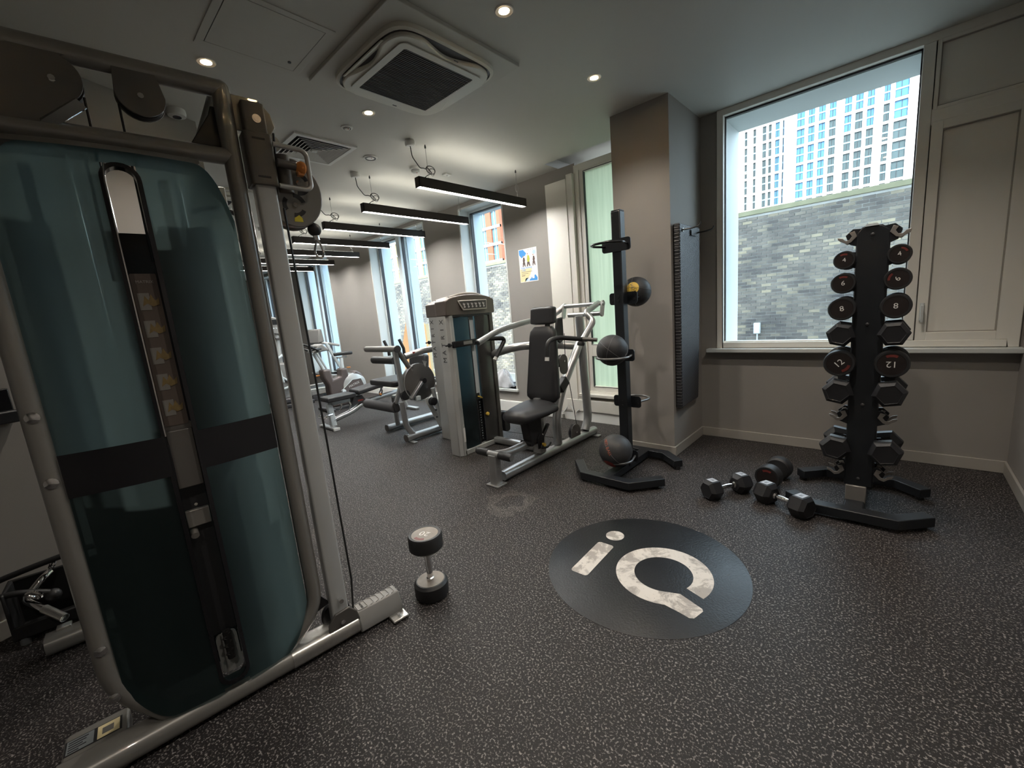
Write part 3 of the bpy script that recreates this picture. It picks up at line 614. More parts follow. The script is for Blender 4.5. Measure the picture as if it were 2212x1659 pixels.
# twin socket + loose flex on the trunking
t = thing('wall_socket', 'white twin power socket on the skirting trunking', 'socket', (-2.42, 4.03, .07), world=True)
T0 = frame((-2.365, 4.058, .06), (1, 0, 0), V((0, .02, .135)))
q = MB(); q.box((-.075, -.043, 0), (.075, .043, .010), T0); part('faceplate', q, 'white', t, .003)
for sx in (-.036, .036):
    q = MB()
    for dx, dy, a_, b_ in ((0, .014, .003, .007), (-.011, -.008, .006, .003), (.011, -.008, .006, .003)): q.box((sx+dx-a_/2, dy-b_/2, .0100), (sx+dx+a_/2, dy+b_/2, .0106), T0)
    part('pin_holes', q, 'gasket', t)
q = MB(); q.box((-.012, .022, .01), (.012, .036, .013), T0); part('switch', q, 'white', t, .001)
t = thing('white_flex', 'loose white cable lying over the skirting trunking', 'cable', (-2.75, 4.03, .1), world=True)
part('cord', MB().tube([(-2.95, 4.02, .06), (-2.90, 4.035, .12), (-2.86, 4.05, .20), (-2.80, 4.03, .14), (-2.76, 4.02, .05), (-2.745, 4.03, .11), (-2.70, 4.04, .14)], .007, 8, fil=.03), 'white', t); part('plug', MB().cbox((-2.95, 4.015, .05), (.05, .035, .04)), 'white', t, .006)
# crumpled towel on the sill of window_3
t = thing('folded_towel', 'crumpled pale grey towel left on the window sill', 'towel', (-4.05, 4.2, .3), world=True)
def tw_(u, v):
    a = 2*PI*u; r = .15*math.sin(PI*min(1, v*.5+.0)) if v < 1 else .15
    h = .24*math.cos(PI/2*v); k = 1+.12*math.sin(5*a+6*v)+.07*math.sin(9*a)
    return V((-4.05+.15*k*math.sin(PI/2*v)*math.cos(a), 4.20+.075*k*math.sin(PI/2*v)*math.sin(a), .301+max(0, h*(1+.08*math.sin(4*a)))))
part('cloth', MB().grid(tw_, 40, 14), 'cloth', t, ang=80)
def tw2(u, v): a = -.6+u*2.6; return V((-4.05+(.155+.015*math.sin(9*v))*math.cos(a)*(1-.35*v), 4.20+(.082)*math.sin(a)*(1-.35*v), .303+.2*v+.012*math.sin(12*u)))
part('fold', MB().grid(tw2, 24, 10), 'cloth', t, ang=80)

# ================================================================== cable machine (local frame: y along its base, x towards the room)
A6 = math.radians(-6)
CM = thing('cable_machine', 'tall cable pulley machine with smoky teal shroud and bronze tube frame', 'cable machine', (-1.79, 0, 0), A6)
TR = .028
def cm(name, mb, m, bev=0, parent=None, **k): return mb.build(name, MT[m], parent or CM, bev=bev, **k)
# frame
q = MB(); q.tube([(0, .40, .075), (0, .545, .20), (0, .545, 2.17)], TR, 14, fil=.09); cm('front_upright', q, 'bronze')
q = MB(); q.tube([(0, .05, .075), (0, -.07, .26), (0, -.07, 2.17)], TR, 14, fil=.09); cm('rear_upright', q, 'bronze')
q = MB(); q.tube([(0, -.09, 2.17), (0, .545, 2.17)], TR, 14); q.ball((0, .545, 2.17), TR, 14, 8); cm('top_tube', q, 'bronze')
q = MB(); q.tube([(0, -.07, 1.955), (0, .545, 1.955)], TR*.96, 14); cm('cross_tube', q, 'bronze')
# the other half of the frame, one arm's length behind
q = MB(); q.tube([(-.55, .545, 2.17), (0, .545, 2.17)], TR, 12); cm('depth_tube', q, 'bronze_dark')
q = MB(); q.prism(rrect(-.055, .055, .012, .085, .03), (0, -.235, 0), (1, 0, 0), (0, 0, 1), (0, .925, 0)); cm('base_beam', q, 'bronze')
q = MB(); q.prism(rrect(-.056, .056, .011, .0865, .03), (0, .42, 0), (1, 0, 0), (0, 0, 1), (0, .268, 0)); cm('scuffed_sleeve', q, 'steel_scuffed', label='scuffed bright metal end of the base beam')
q = MB(); q.prism(rrect(-.19, .04, -.235, -.07, .02), (0, 0, .006), (1, 0, 0), (0, 1, 0), (0, 0, .055)); fp = cm('rear_foot', q, 'bronze', .008)
M = frame((-.12, -.155, .0617), (0, 1, 0), (-1, 0, 0))
q = MB(); q.box((-.075, -.034, 0), (.066, .034, .0006), M); st = cm('sticker_backing', q, 'black', parent=fp)
q = MB(); q.box((-.07, -.03, .0007), (-.005, .03, .0013), M); cm('sticker', q, 'galv', parent=fp)
for k in range(5): cm('sticker_print', MB().box((-.066, -.026+.011*k, .0013), (-.066+random.uniform(.02, .05), -.021+.011*k, .0017), M), 'dark_print', parent=fp)
q = MB(); q.box((.004, -.03, .0007), (.06, .03, .0013), M); cm('sticker', q, 'p_cream', parent=fp); cm('sticker_print', MB().box((.016, -.016, .0013), (.045, .014, .0017), M), 'bronze', parent=fp)
# rubber foot with raised tread
q = MB(); q.prism([(-.055, .012), (.055, .012), (.058, .05), (.03, .102), (-.03, .102), (-.058, .05)], (0, .69, 0), (1, 0, 0), (0, 0, 1), (0, .20, 0)); ft = cm('foot_cover', q, 'grey_plastic', .006)
for k in range(5):
    y = .765+.025*k
    q = MB(); q.tube([(-.026, y-.008, .103), (-.020, y+.008, .103), (.020, y+.008, .103), (.027, y-.008, .103)], .0022, 6, fil=.005); cm('tread_rib', q, 'grey_plastic', parent=ft)
q = MB(); q.tube([(-.026, .700, .103), (.026, .700, .103), (.026, .742, .103), (-.026, .742, .103)], .0022, 6, fil=.006, closed=True); cm('tread_rib', q, 'grey_plastic', parent=ft)
text('lettering', 'MATRIX', .013, MT['dark_print'], ft, frame((0, .721, .1025), (1, 0, 0), (0, 1, 0)), sx=.95)
q = MB(); q.cbox((.075, .855, .012), (.07, .075, .012)); ag = cm('anchor_lug', q, 'steel_scuffed', .004); q = MB(); q.cyl((.088, .855, .018), (.088, .855, .03), .009, 8); cm('bolt', q, 'chrome', parent=ag)
# smoky shroud: bowed sheet with a slot between two halves
def sh_x(y): u = (y-.235)/.28; return .022+.040*(1-u*u)
def sheet(y0, y1, z0, z1, cz0=0, cz1=0, side=0, dx=0):
    """bowed panel; outer upper/lower corners trimmed by cz1/cz0"""
    def fn(u, v):
        y = y0+(y1-y0)*u; e = u if side > 0 else 1-u
        if side == 0: e = 0
        k = max(0, (e-.55)/.45); a = z0+cz0*k*k; b = z1-cz1*k**3
        return V((sh_x(y)+dx, y, a+(b-a)*v))
    return MB().grid(fn, 14, 10)
for s_, (y0, y1) in ((-1, (-.046, .196)), (1, (.274, .510))):
    u_ = cm('upper_shroud', sheet(y0, y1, 1.045, 1.905, 0, .17, s_), 'shroud', label='smoky teal translucent upper shroud half', fix=False)
    cm('lower_shroud', sheet(y0, y1, .095, .925, .16, 0, s_), 'shroud', fix=False)
    cm('shroud_band', sheet(y0, y1, .918, 1.05, side=0, dx=.006), 'black_gloss', fix=False)
q = MB(); q.grid(lambda u, v: V((sh_x(.405+.105*u)+.001-.035*v, .405+.105*u, 1.905-.17*u**3)), 10, 3); cm('shroud_shoulder', q, 'shroud', fix=False)
cm('shroud_bridge', sheet(.190, .280, 1.868, 1.905), 'shroud', fix=False); cm('shroud_bridge', sheet(.190, .280, .105, .150), 'shroud', fix=False)
# rolled top lip
q = MB(); q.grid(lambda u, v: V((sh_x(-.04+.48*u)-.05*v, -.04+.48*u, 1.905+.02*math.sin(PI*min(1, v*1.2)))), 14, 5); cm('shroud_lip', q, 'bronze', fix=False)
# slot: frame, backing, exercise pictures, cover plate, selector
q = MB(); fo = rrect(.188, .282, .11, 1.872, .045, 6); fi = rrect(.200, .270, .125, 1.860, .034, 6); n = len(fo)
q.add([(sh_x(.235)+.004, a, b) for a, b in fo]+[(sh_x(.235)+.006, a, b) for a, b in fi]+[(sh_x(.235)-.03, a, b) for a, b in fi], [(k*n+i, k*n+(i+1) % n, (k+1)*n+(i+1) % n, (k+1)*n+i) for k in range(2) for i in range(n)]); cm('slot_frame', q, 'black_gloss', fix=False)
q = MB(); q.tube([(sh_x(.2)+.006, .199, 1.05), (sh_x(.2)+.006, .199, 1.83), (sh_x(.22)+.006, .205, 1.865)], .003, 6, fil=.02); cm('slot_edge', q, 'chrome')
mat('copper_rim', (.28, .19, .14), .3, .6, var=.1)
mat('chart_gold', (.20, .14, .055), .5, var=.4, vs=60)
mat('slot_brown', (.10, .078, .066), .45, var=.15, vs=12)
q = MB(); q.prism(rrect(.203, .266, 1.075, 1.56, .004), (.030, 0, 0), (0, 1, 0), (0, 0, 1), (.004, 0, 0)); pc = cm('exercise_chart', q, 'slot_brown')
Mx = lambda z: frame((.0346, .235, z), (0, 1, 0), (0, 0, 1))
text('lettering', 'MATRIX', .012, MT['grey_print'], pc, Mx(1.535))
for k in range(5):
    z = 1.475-.085*k; cm('chart_tile', MB().box((-.024, -.026, 0), (.004, .026, .0008), Mx(z)), 'bronze', parent=pc)
    q = MB(); q.prism([(-.02, -.02), (-.012, .012), (-.004, -.002), (.004, .016), (.012, -.004), (.022, .006), (.02, -.016), (.004, -.022), (-.008, -.012)], (0, 0, 0), (1, 0, 0), (0, 1, 0), (0, 0, .0006)); q.v = [Mx(z+.006) @ (p+V((.004, 0, .001))) for p in q.v]; cm('chart_figure', q, 'chart_gold', parent=pc)
q = MB(); q.box((.004, .196, 1.075-.02), (.032, .274, 1.078)); q.box((.004, .20, .862), (.048, .270, 1.06)); cm('slot_cover', q, 'bronze_dark', .003); cm('slot_grip', MB().box((.05, .192, .90), (.062, .203, 1.02)), 'black_gloss', .002)
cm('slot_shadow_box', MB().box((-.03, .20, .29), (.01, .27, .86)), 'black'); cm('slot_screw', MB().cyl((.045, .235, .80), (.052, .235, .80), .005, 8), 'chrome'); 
q = MB(); q.box((.012, .202, .715), (.03, .268, .775)); cm('selector_plate', q, 'bronze', .003); q = MB(); q.cyl((.01, .215, .70), (.045, .215, .69), .012, 10); cm('selector_pin', q, 'bronze')
q = MB(); q.tube([(.03, .238, .30), (.03, .238, .19)], .013, 8); q.tube([(.036, .236+.010*math.sin(k*1.6), .30-.008*k) for k in range(14)], .006, 6); cm('guide_rope', q, 'cable'); cm('slot_tray', MB().prism(rrect(.203, .267, .13, .285, .02), (.004, 0, 0), (0, 1, 0), (0, 0, 1), (.012, 0, 0)), 'grey_plastic')
# weight stack and rods inside, black sheet added to block light behind the rear half and lower bay
for k in range(18): cm('weight_plate', MB().box((-.14, .02, .14+.048*k), (-.05, .46, .14+.048*k+.043)), 'weights', .003)
cm('stack_head', MB().box((-.12, .30, 1.03), (-.03, .455, 1.72)), 'weights', .01)
for y in (.12, .38): cm('guide_rod', MB().cyl((-.09, y, .1), (-.09, y, 1.95), .011, 10), 'chrome')
q = MB(); q.box((-.19, -.045, .10), (-.18, .19, 1.90)); q.box((-.19, .19, .10), (-.18, .515, 1.03)); q.box((-.19, .285, 1.03), (-.18, .30, 1.9)); cm('back_sheet', q, 'black')
# upper pulleys under plates
def pulley(c, r, name='pulley'):
    q = MB(); q.lathe([(r-.008, -.012), (r, -.012), (r-.006, 0), (r, .012), (r-.008, .012), (.012, .010), (.012, -.010), (r-.008, -.012)], c, (1, 0, 0), 28); p_ = cm(name, q, 'black'); cm('axle', MB().cyl((c[0]-.02, c[1], c[2]), (c[0]+.032, c[1], c[2]), .008, 8), 'chrome', parent=p_); return p_
pulley((.0, .326, 2.085), .056); pulley((0, .14, 2.085), .062); pulley((0, .02, 2.045), .062)
def stadium(y0, z0, y1, z1, r, n=10):
    a = math.atan2(z1-z0, y1-y0); return [(y1+r*math.cos(a-PI/2+PI*k/n), z1+r*math.sin(a-PI/2+PI*k/n)) for k in range(n+1)]+[(y0+r*math.cos(a+PI/2+PI*k/n), z0+r*math.sin(a+PI/2+PI*k/n)) for k in range(n+1)]
for x0 in (.018, -.024):
    cm('pulley_plate', MB().prism([(.272, 2.155)]+[(.326+.060*math.cos(PI+PI*k/14), 2.09+.060*math.sin(PI+PI*k/14)) for k in range(15)]+[(.372, 2.155)], (x0, 0, 0), (0, 1, 0), (0, 0, 1), (.006, 0, 0)), 'bronze_dark', .001)
    cm('pulley_plate', MB().prism([(.07, 2.155), (.178, 2.155)]+[(.136+.066*math.cos(math.radians(62-10*k)), 2.092+.066*math.sin(math.radians(62-10*k))) for k in range(12)]+[(.09, 1.962), (-.05, 1.962), (-.08, 2.03), (-.05, 2.10), (.0, 2.135)], (x0, 0, 0), (0, 1, 0), (0, 0, 1), (.006, 0, 0)), 'bronze_dark', .001)
cm('plate_edge', MB().bar((.021, .105, 1.963), (.021, .188, 2.035), .03, .006, (1, 0, 0)), 'chrome')
for y, z in ((.326, 2.085), (.14, 2.08), (.02, 2.04)): cm('plate_bolt', MB().cyl((.024, y, z), (.030, y, z), .007, 6), 'chrome')
for y in (.272, .198): cm('stack_cable', MB().cyl((0, y, 2.06), (0, y-.004, 1.6), .0035, 6), 'cable')
# adjustable column with carriage
CY = .628; cw = .05
q = MB(); q.prism(rrect(-.03, .03, CY-.034, CY+.034, .008, 3), (0, 0, .06), (1, 0, 0), (0, 1, 0), (0, 0, 2.06)); cm('slide_column', q, 'silver_paint')
for z in [.25+.1*k for k in range(18)]: cm('pin_hole', MB().cyl((-.0305, CY, z), (-.0315, CY, z), .010, 10), 'black')
q = MB(); q.prism(rrect(-.034, .034, CY-.036, CY+.036, .008, 3), (0, 0, 2.03), (1, 0, 0), (0, 1, 0), (0, 0, .11)); cm('column_cap', q, 'bronze_dark', .004)
q = MB(); q.cyl((.03, CY+.004, 2.083), (.042, CY+.004, 2.083), .014, 14); q.cyl((.042, CY+.004, 2.083), (.043, CY+.004, 2.083), .009, 10); cm('column_bolt', q, 'chrome')
cm('top_bracket', MB().prism([(.545, 2.165), (.655, 2.165), (.69, 2.125), (.70, 2.08), (.68, 2.05), (.545, 2.05)], (-.012, 0, 0), (0, 1, 0), (0, 0, 1), (.01, 0, 0)), 'bronze', .003)
cm('top_bracket', MB().prism([(.43, 1.98), (.545, 1.98), (.545, 2.12), (.51, 2.12), (.50, 2.09)], (-.034, 0, 0), (0, 1, 0), (0, 0, 1), (.012, 0, 0)), 'black', .003)
q = MB(); q.prism(rrect(-.042, .042, CY-.046, CY+.044, .012, 3), (0, 0, 1.865), (1, 0, 0), (0, 1, 0), (0, 0, .175)); cs = cm('carriage_sleeve', q, 'bronze_dark', .003)
for z in (2.018, 1.892): cm('sleeve_slot', MB().box((.042, CY-.022, z-.003), (.0435, CY+.018, z+.003)), 'black', parent=cs)
q = MB(); q.tube([(.048, CY+.04, 2.005), (.048, CY+.135, 2.0), (.048, CY+.150, 1.985), (.048, CY+.150, 1.875), (.048, CY+.135, 1.862), (.048, CY+.04, 1.866)], .0085, 10, fil=.015); cm('carriage_handle', q, 'silver_paint', parent=cs)
q = MB(); q.cyl((0, CY+.075, 1.855), (0, CY+.075, 1.985), .026, 18); q.cyl((0, CY+.075, 1.95), (0, CY+.075, 1.955), .029, 18); cm('swivel_post', q, 'bronze_dark', parent=cs)
q = MB(); q.cyl((.048, CY+.045, 1.945), (.048, CY+.105, 1.938), .014, 14); cm('pin_barrel', q, 'bronze_dark', parent=cs)
q = MB(); q.lathe([(.010, 0), (.018, .006), (.024, .018), (.022, .030), (.014, .036), (0, .037)], (.048, CY+.103, 1.938), (0, 1, -.1), 16); q.cbox((.048, CY+.118, 1.918), (.02, .02, .02)); cm('pull_knob', q, 'orange', parent=cs, label='orange pull knob')
q = MB(); q.cyl((.0, CY+.05, 2.025), (-.01, CY+.05, 2.025), .03, 18); cm('cable_wheel', q, 'silver_paint')
# swivelling pulley head: a tear-drop pair of plates with two wheels
HY, HZ = .735, 1.86
hp = []
for k in range(25): a = math.radians(100-255*k/24); hp.append((HY+.105*math.cos(a)-.01, HZ+.125*math.sin(a)))
hp += [(HY-.075, HZ-.06), (HY-.06, HZ+.02)]
ph = None
for x0 in (-.012, -.085):
    pl_ = cm('head_plate', MB().prism(hp, (x0, 0, 0), (0, 1, 0), (0, 0, 1), (.010, 0, 0)), 'bronze', .004)
    if x0 > -.05:
        ph = pl_
        for (wy, wz) in ((HY+.012, HZ+.035), (HY-.012, HZ-.045)):
            for k in range(3):
                a0 = math.radians(20+120*k); arc = [(wy+.043*math.cos(a0+1.25*j/6), wz+.043*math.sin(a0+1.25*j/6)) for j in range(7)]+[(wy+.028*math.cos(a0+1.25*j/6), wz+.028*math.sin(a0+1.25*j/6)) for j in range(6, -1, -1)]
                cm('plate_slot', MB().prism(arc, (x0+.0095, 0, 0), (0, 1, 0), (0, 0, 1), (.0015, 0, 0)), 'black', parent=pl_)
            cm('wheel_bolt', MB().cyl((x0+.01, wy, wz), (x0+.02, wy, wz), .009, 8), 'chrome', parent=pl_)
        cm('warning_sticker', MB().prism([(HY-.022, HZ-.105), (HY+.01, HZ-.105), (HY+.008, HZ-.09), (HY-.002, HZ-.08), (HY-.02, HZ-.092)], (x0+.0105, 0, 0), (0, 1, 0), (0, 0, 1), (.0008, 0, 0)), 'sticker_yellow', parent=pl_)
q = MB(); q.lathe([(.108, -.03), (.114, -.02), (.114, .02), (.108, .03), (.09, .03), (.09, -.03), (.108, -.03)], (-.044, HY-.01, HZ-.005), (1, 0, 0), 32); q.v = [V((p.x, HY-.01+(p.y-HY+.01)*.96, p.z if p.z > HZ-.2 else p.z)) for p in q.v]
cm('head_rim', q, 'copper_rim')
for (wy, wz) in ((HY+.012, HZ+.035), (HY-.012, HZ-.045)): pulley((-.043, wy, wz), .046, 'head_pulley')
q = MB(); q.cyl((-.03, .783, 1.785), (-.03, .786, 1.745), .008, 8); q.ball((-.03, .790, 1.735), .026, 18, 12); cm('cable_stop', q, 'rubber')
q = MB(); q.cyl((-.03, .792, 1.712), (-.03, .794, 1.695), .011, 10); q.tube([(-.03, .794, 1.70), (-.03, .784, 1.672), (-.03, .778, 1.645), (-.03, .788, 1.628), (-.03, .802, 1.626), (-.03, .813, 1.642), (-.03, .808, 1.672)], .0046, 8, fil=.012, closed=True); cm('carabiner', q, 'chrome')
cm('column_cable', MB().tube([(.0, .69, 2.06), (0, .682, 1.97)], .004, 6), 'cable'); cm('column_cable', MB().tube([(0, .683, 1.80), (.0, .695, .9), (0, .70, .25), (0, .685, .09)], .0042, 6), 'cable')
# column foot bracket
cm('foot_bracket', MB().prism([(.565, .07), (.70, .07), (.69, .12), (.66, .155), (.60, .15), (.568, .11)], (.032, 0, 0), (0, 1, 0), (0, 0, 1), (.012, 0, 0)), 'bronze_dark', .004)
cm('foot_bracket', MB().lathe([(.058, -.012), (.062, 0), (.058, .012), (0, .012), (0, -.012)], (-.045, .625, .10), (1, 0, 0), 20), 'black', .0)
for y, z in ((.632, .20), (.625, .105)): cm('bracket_bolt', MB().cyl((.03, y, z), (.05, y, z), .010, 8), 'chrome')
cm('gusset', MB().prism([(.545, .27), (.545, .17), (.60, .185)], (-.02, 0, 0), (0, 1, 0), (0, 0, 1), (.012, 0, 0)), 'black')
for z in (1.17, .975, .42, .25): cm('frame_bolt', MB().lathe([(.016, 0), (.016, .004), (.010, .006), (.0, .008)], (.027, -.07, z), (1, 0, 0), 14), 'chrome')
# second stack tower behind, mostly hidden
q = MB(); q.tube([(-.925, .02, .08), (-.925, .02, 1.95)], TR, 10); q.prism(rrect(-.98, -.87, .012, .09, .03), (0, -.36, 0), (1, 0, 0), (0, 0, 1), (0, .62, 0)); cm('rear_tower_frame', q, 'bronze')
q = MB(); q.prism(rrect(-1.10, -.98, -.05, .40, .02), (0, 0, .12), (1, 0, 0), (0, 1, 0), (0, 0, 1.75)); cm('rear_tower_shroud', q, 'black_gloss')
q = MB(); q.cbox((-.955, -.30, .094), (.04, .05, .012)); cm('rear_foot_pad', q, 'steel_scuffed', .003)
q = MB(); q.cbox((-.9, .63, 1.1), (.06, .06, 2.0)); cm('rear_slide_column', q, 'silver_paint', .006)
q = MB(); q.tube([(-.02, -.06, 2.17), (-1.02, -.06, 2.17)], TR, 10); cm('link_tube', q, 'bronze_dark')
q = MB(); q.tube([(-.88, .50, 1.97), (-.88, .60, 2.0), (-.88, .70, 1.97)], .012, 8, fil=.03); q.lathe([(.07, -.02), (.075, 0), (.07, .02), (0, .02), (0, -.02)], (-.86, .52, 1.82), (1, 0, 0), 20); cm('rear_pulley_head', q, 'dark_plastic')

# ------------------------------------------------------------------ attachment tray by the wall
t = thing('attachment_tray', 'black open plastic tray of cable attachments against left wall', 'tray', (-2.945, -.37, 0), math.radians(-8))
q = MB(); q.box((-.17, 0, .03), (0, .42, .045)); q.box((-.17, 0, .03), (-.158, .42, .27)); q.box((-.012, 0, .03), (0, .42, .10)); q.box((-.17, 0, .03), (0, .012, .27)); q.box((-.17, .408, .03), (0, .42, .12)); part('tub', q, 'rubber', t, .008)
for x in (-.145, -.02):
    for y in (.03, .38): part('foot', MB().cyl((x, y, 0), (x, y, .035), .018, 10), 'galv', t)
tl = (-2.93, -.32)
o = thing('chrome_bent_handle', 'chrome angled cable bar resting in the black tray', 'cable handle', (-2.955, -.255, .10), math.radians(-14))
q = MB(); q.tube([(-.10, .02, .17), (-.06, .0, .16), (-.02, -.06, .10), (.14, .10, .02)], .016, 12, fil=.03); part('bar', q, 'chrome', o)
q = MB(); q.tube([(-.115, .012, .17), (-.125, .03, .21), (-.10, .055, .235), (-.075, .04, .20)], .009, 8, fil=.02, closed=True); part('eyelet', q, 'chrome', o); part('grip', MB().cyl((.06, .02, .06), (.14, .10, .02), .019, 12), 'steel_scuffed', o)
o = thing('rope_attachment', 'black rope handle hanging over the edge of the tray', 'cable handle', (-3.01, -.34, .05), math.radians(-4))
q = MB(); q.tube([(.02, .36, .30), (.0, .22, .30), (-.03, .06, .275), (-.06, -.05, .25), (-.04, -.11, .22), (.02, -.08, .205), (.06, .03, .21), (.06, .12, .16)], .014, 10, fil=.05); part('rope', q, 'rubber', o); part('end_ball', MB().ball((.06, .13, .14), .03, 14, 10), 'rubber', o); part('clip', MB().tube([(.10, .05, .20), (.13, .08, .22), (.15, .11, .20), (.12, .10, .17)], .008, 8, fil=.02, closed=True), 'chrome', o)
o = thing('strap_handle', 'short black stirrup handle lying in the tray', 'cable handle', (-3.02, -.08, .05), .5)
part('grip', MB().cyl((-.06, 0, .03), (.06, 0, .03), .018, 12), 'rubber', o); q = MB(); q.tube([(-.06, 0, .03), (-.05, .03, .10), (0, .05, .16), (.05, .03, .10), (.06, 0, .03)], .006, 8, fil=.03); part('strap', q, 'black', o)
# dark accessory rail on the left wall
o = thing('accessory_rail', 'black padded accessory rail mounted on left wall', 'rail', (-3.10, -.42, 1.105), math.radians(22))
part('back_plate', MB().box((-.02, -.5, -.085), (.03, .25, .085)), 'black_gloss', o, .006); part('lower_bar', MB().box((.03, -.5, -.08), (.075, .25, -.02)), 'black', o, .008)
for y in (-.02, -.25): part('hook', MB().tube([(.03, y, .02), (.10, y, .03), (.12, y, .07), (.10, y, .075)], .008, 8, fil=.02), 'black_gloss', o)
part('hanging_loop', MB().tube([(.09, -.02+.05*math.cos(a), .0+.05*math.sin(a)) for a in [2*PI*k/16 for k in range(16)]], .006, 6, closed=True), 'galv', o)

# ================================================================== weight tower shared by two machines
def weight_tower(P, xf, xb, y0, y1, face, full=True):
    """xf front plane, xb back plane; face=+1 if the front looks towards +x"""
    h = 1.49; s = face; dy = y1-y0
    def p_(n, mb, m, bev=0, par=None, **k): return part(n, mb, m, par or P, bev, **k)
    lo, hi = min(xf, xb), max(xf, xb)
    cs = []
    for k, (a, b) in enumerate(((y0, y0+.075), (y1-.075, y1))):
        prof = [(lo, a), (hi-.03, a), (hi, a+.035), (hi, b), (lo, b)] if k == 0 else [(lo, a), (hi, a), (hi, b-.035), (hi-.03, b), (lo, b)]
        if s < 0: prof = [(lo+hi-x, y) for x, y in prof][::-1]
        q = MB(); q.prism(prof, (0, 0, 0), (1, 0, 0), (0, 1, 0), (0, 0, h)); cs.append(p_('side_extrusion', q, 'silver_paint' if k == 0 else 'bronze_dark', .006))
    for k, ch in enumerate('MATRIX'): text('letter', ch, .075, MT['dark_print'], cs[0], frame(((lo+hi)/2-.01, y0-.001, 0.945+.071*k), (0, 0, 1), (-1, 0, 0)), sx=.9, extrude=.0003)
    # face: shroud leaves, pale slot, dark leaf
    X = xf-s*.012
    def leaf(a, b, z0, z1, m, bow=.012, name='shroud_leaf'):
        q = MB(); q.grid(lambda u, v: V((X+s*bow*math.sin(PI*u), a+(b-a)*u, z0+(z1-z0)*v)), 8, 2); p_(name, q, m, fix=False)
    leaf(y0+.075, y0+.27, .06, 1.36, 'tower_shroud'); leaf(y0+.36, y1-.075, .06, 1.36, 'tower_leaf_dark')
    p_('slot_strip', MB().box((X-s*.03-.004, y0+.275, .50), (X-s*.03+.004, y0+.355, 1.36)), 'frame_cool', .0)
    p_('slot_edge', MB().box((X-.004, y0+.268, .06), (X+.004, y0+.277, 1.36)), 'gasket'); p_('slot_edge', MB().box((X-.004, y0+.353, .06), (X+.004, y0+.362, 1.36)), 'gasket')
    for k in range(17): p_('weight_plate', MB().box((min(X-s*.025, X-s*.11), y0+.10, .07+.026*k), (max(X-s*.025, X-s*.11), y1-.09, .07+.026*k+.023)), 'weights', .002)
    p_('stack_top', MB().box((min(X-s*.02, X-s*.09), y0+.26, .51), (max(X-s*.02, X-s*.09), y0+.34, .57)), 'black', .004)
    q = MB(); q.tube([(X+s*.005, y0+.29, .545), (X+s*.03, y0+.30, .54), (X+s*.03, y0+.32, .525)], .008, 8, fil=.01); p_('selector_pin', q, 'yellow')
    q = MB(); q.lathe([(.0, .0), (.014, 0), (.020, .012), (.016, .026), (0, .03)], (X+s*.005, y0+.385, .345), (s, 0, 0), 14); p_('selector_knob', q, 'yellow')
    q = MB()
    for k in range(15): q.cyl((X-s*.012, y0+.318, .48-.027*k), (X-s*.008, y0+.318, .48-.027*k), .007, 6)
    p_('pin_holes', q, 'galv', kind='stuff')
    p_('back_sheet', MB().box((min(xb, xb+s*.008), y0+.07, .05), (max(xb, xb+s*.008), y1-.07, 1.4)), 'tower_shroud' if face > 0 else 'dark_plastic')
    # crown with placard
    q = MB(); prof = []
    for k in range(13): u = k/12; prof.append((y0-.004+(dy+.008)*u, h-.005+.055*math.sin(PI*u)**.6))
    q.prism([(y0-.004, h-.14)]+prof+[(y1+.004, h-.14)], (lo-.004, 0, 0), (0, 1, 0), (0, 0, 1), (hi-lo+.008, 0, 0)); p_('crown', q, 'crown', .01)
    q = MB(); q.tube([(xf-s*.06, y0+.10, h+.03), (xf-s*.05, y0+.25, h+.062), (xf-s*.05, y1-.2, h+.06), (xf-s*.06, y1-.08, h+.03)], .012, 8, fil=.08); p_('crown_rim', q, 'crown_rim')
    M = frame((xf+s*.012, (y0+y1)/2+.02, h-.055), (0, s, 0), (-.25*s, 0, 1))
    q = MB(); q.prism([(-.19, .05), (.19, .05), (.16, -.05), (-.15, -.05)], (0, 0, 0), (1, 0, 0), (0, 1, 0), (0, 0, .012)); q.v = [M @ p for p in q.v]; pb = p_('placard_frame', q, 'crown_rim', .006)
    q = MB(); q.prism([(-.175, .04), (.175, .04), (.15, -.035), (-.14, -.035)], (0, 0, .012), (1, 0, 0), (0, 1, 0), (0, 0, .002)); q.v = [M @ p for p in q.v]; p_('placard', q, 'placard', par=pb)
    for k in range(6):
        q = MB(); c = -.125+.05*k; f_ = [(-.012, -.025), (-.004, -.005), (-.014, .012), (-.006, .024), (.004, .012), (.014, .02), (.016, .01), (.004, -.004), (.014, -.016), (.004, -.026)]
        q.prism([(c+a, b) for a, b in f_], (0, 0, .0142), (1, 0, 0), (0, 1, 0), (0, 0, .0008)); q.v = [M @ p for p in q.v]; p_('placard_figure', q, 'grey_print', par=pb)
    p_('top_block', MB().box((min(xf, xf-s*.05), y0+.06, 1.33), (max(xf, xf-s*.05), y1-.06, 1.40)), 'black', .006)
    p_('base_plate', MB().box((lo, y0+.05, .0), (hi, y1-.03, .055)), 'silver_paint', .008)
    # rep counter bracket
    q = MB(); q.box((min(X, X+s*.03), y0+.03, 1.055), (max(X, X+s*.03), y0+.33, 1.115)); rc_ = p_('rep_counter', q, 'black_gloss', .008)
    p_('counter_window', MB().cbox((X+s*.0305, y0+.21, 1.088), (.002, .11, .03)), 'grey_plastic', .0, rc_); q = MB(); q.cyl((X+s*.015, y0-.05, 1.085), (X+s*.015, y0+.04, 1.085), .007, 8); q.cyl((X+s*.015, y0-.012, 1.085), (X+s*.015, y0+.002, 1.085), .02, 10); p_('counter_knob', q, 'black', .0, rc_)
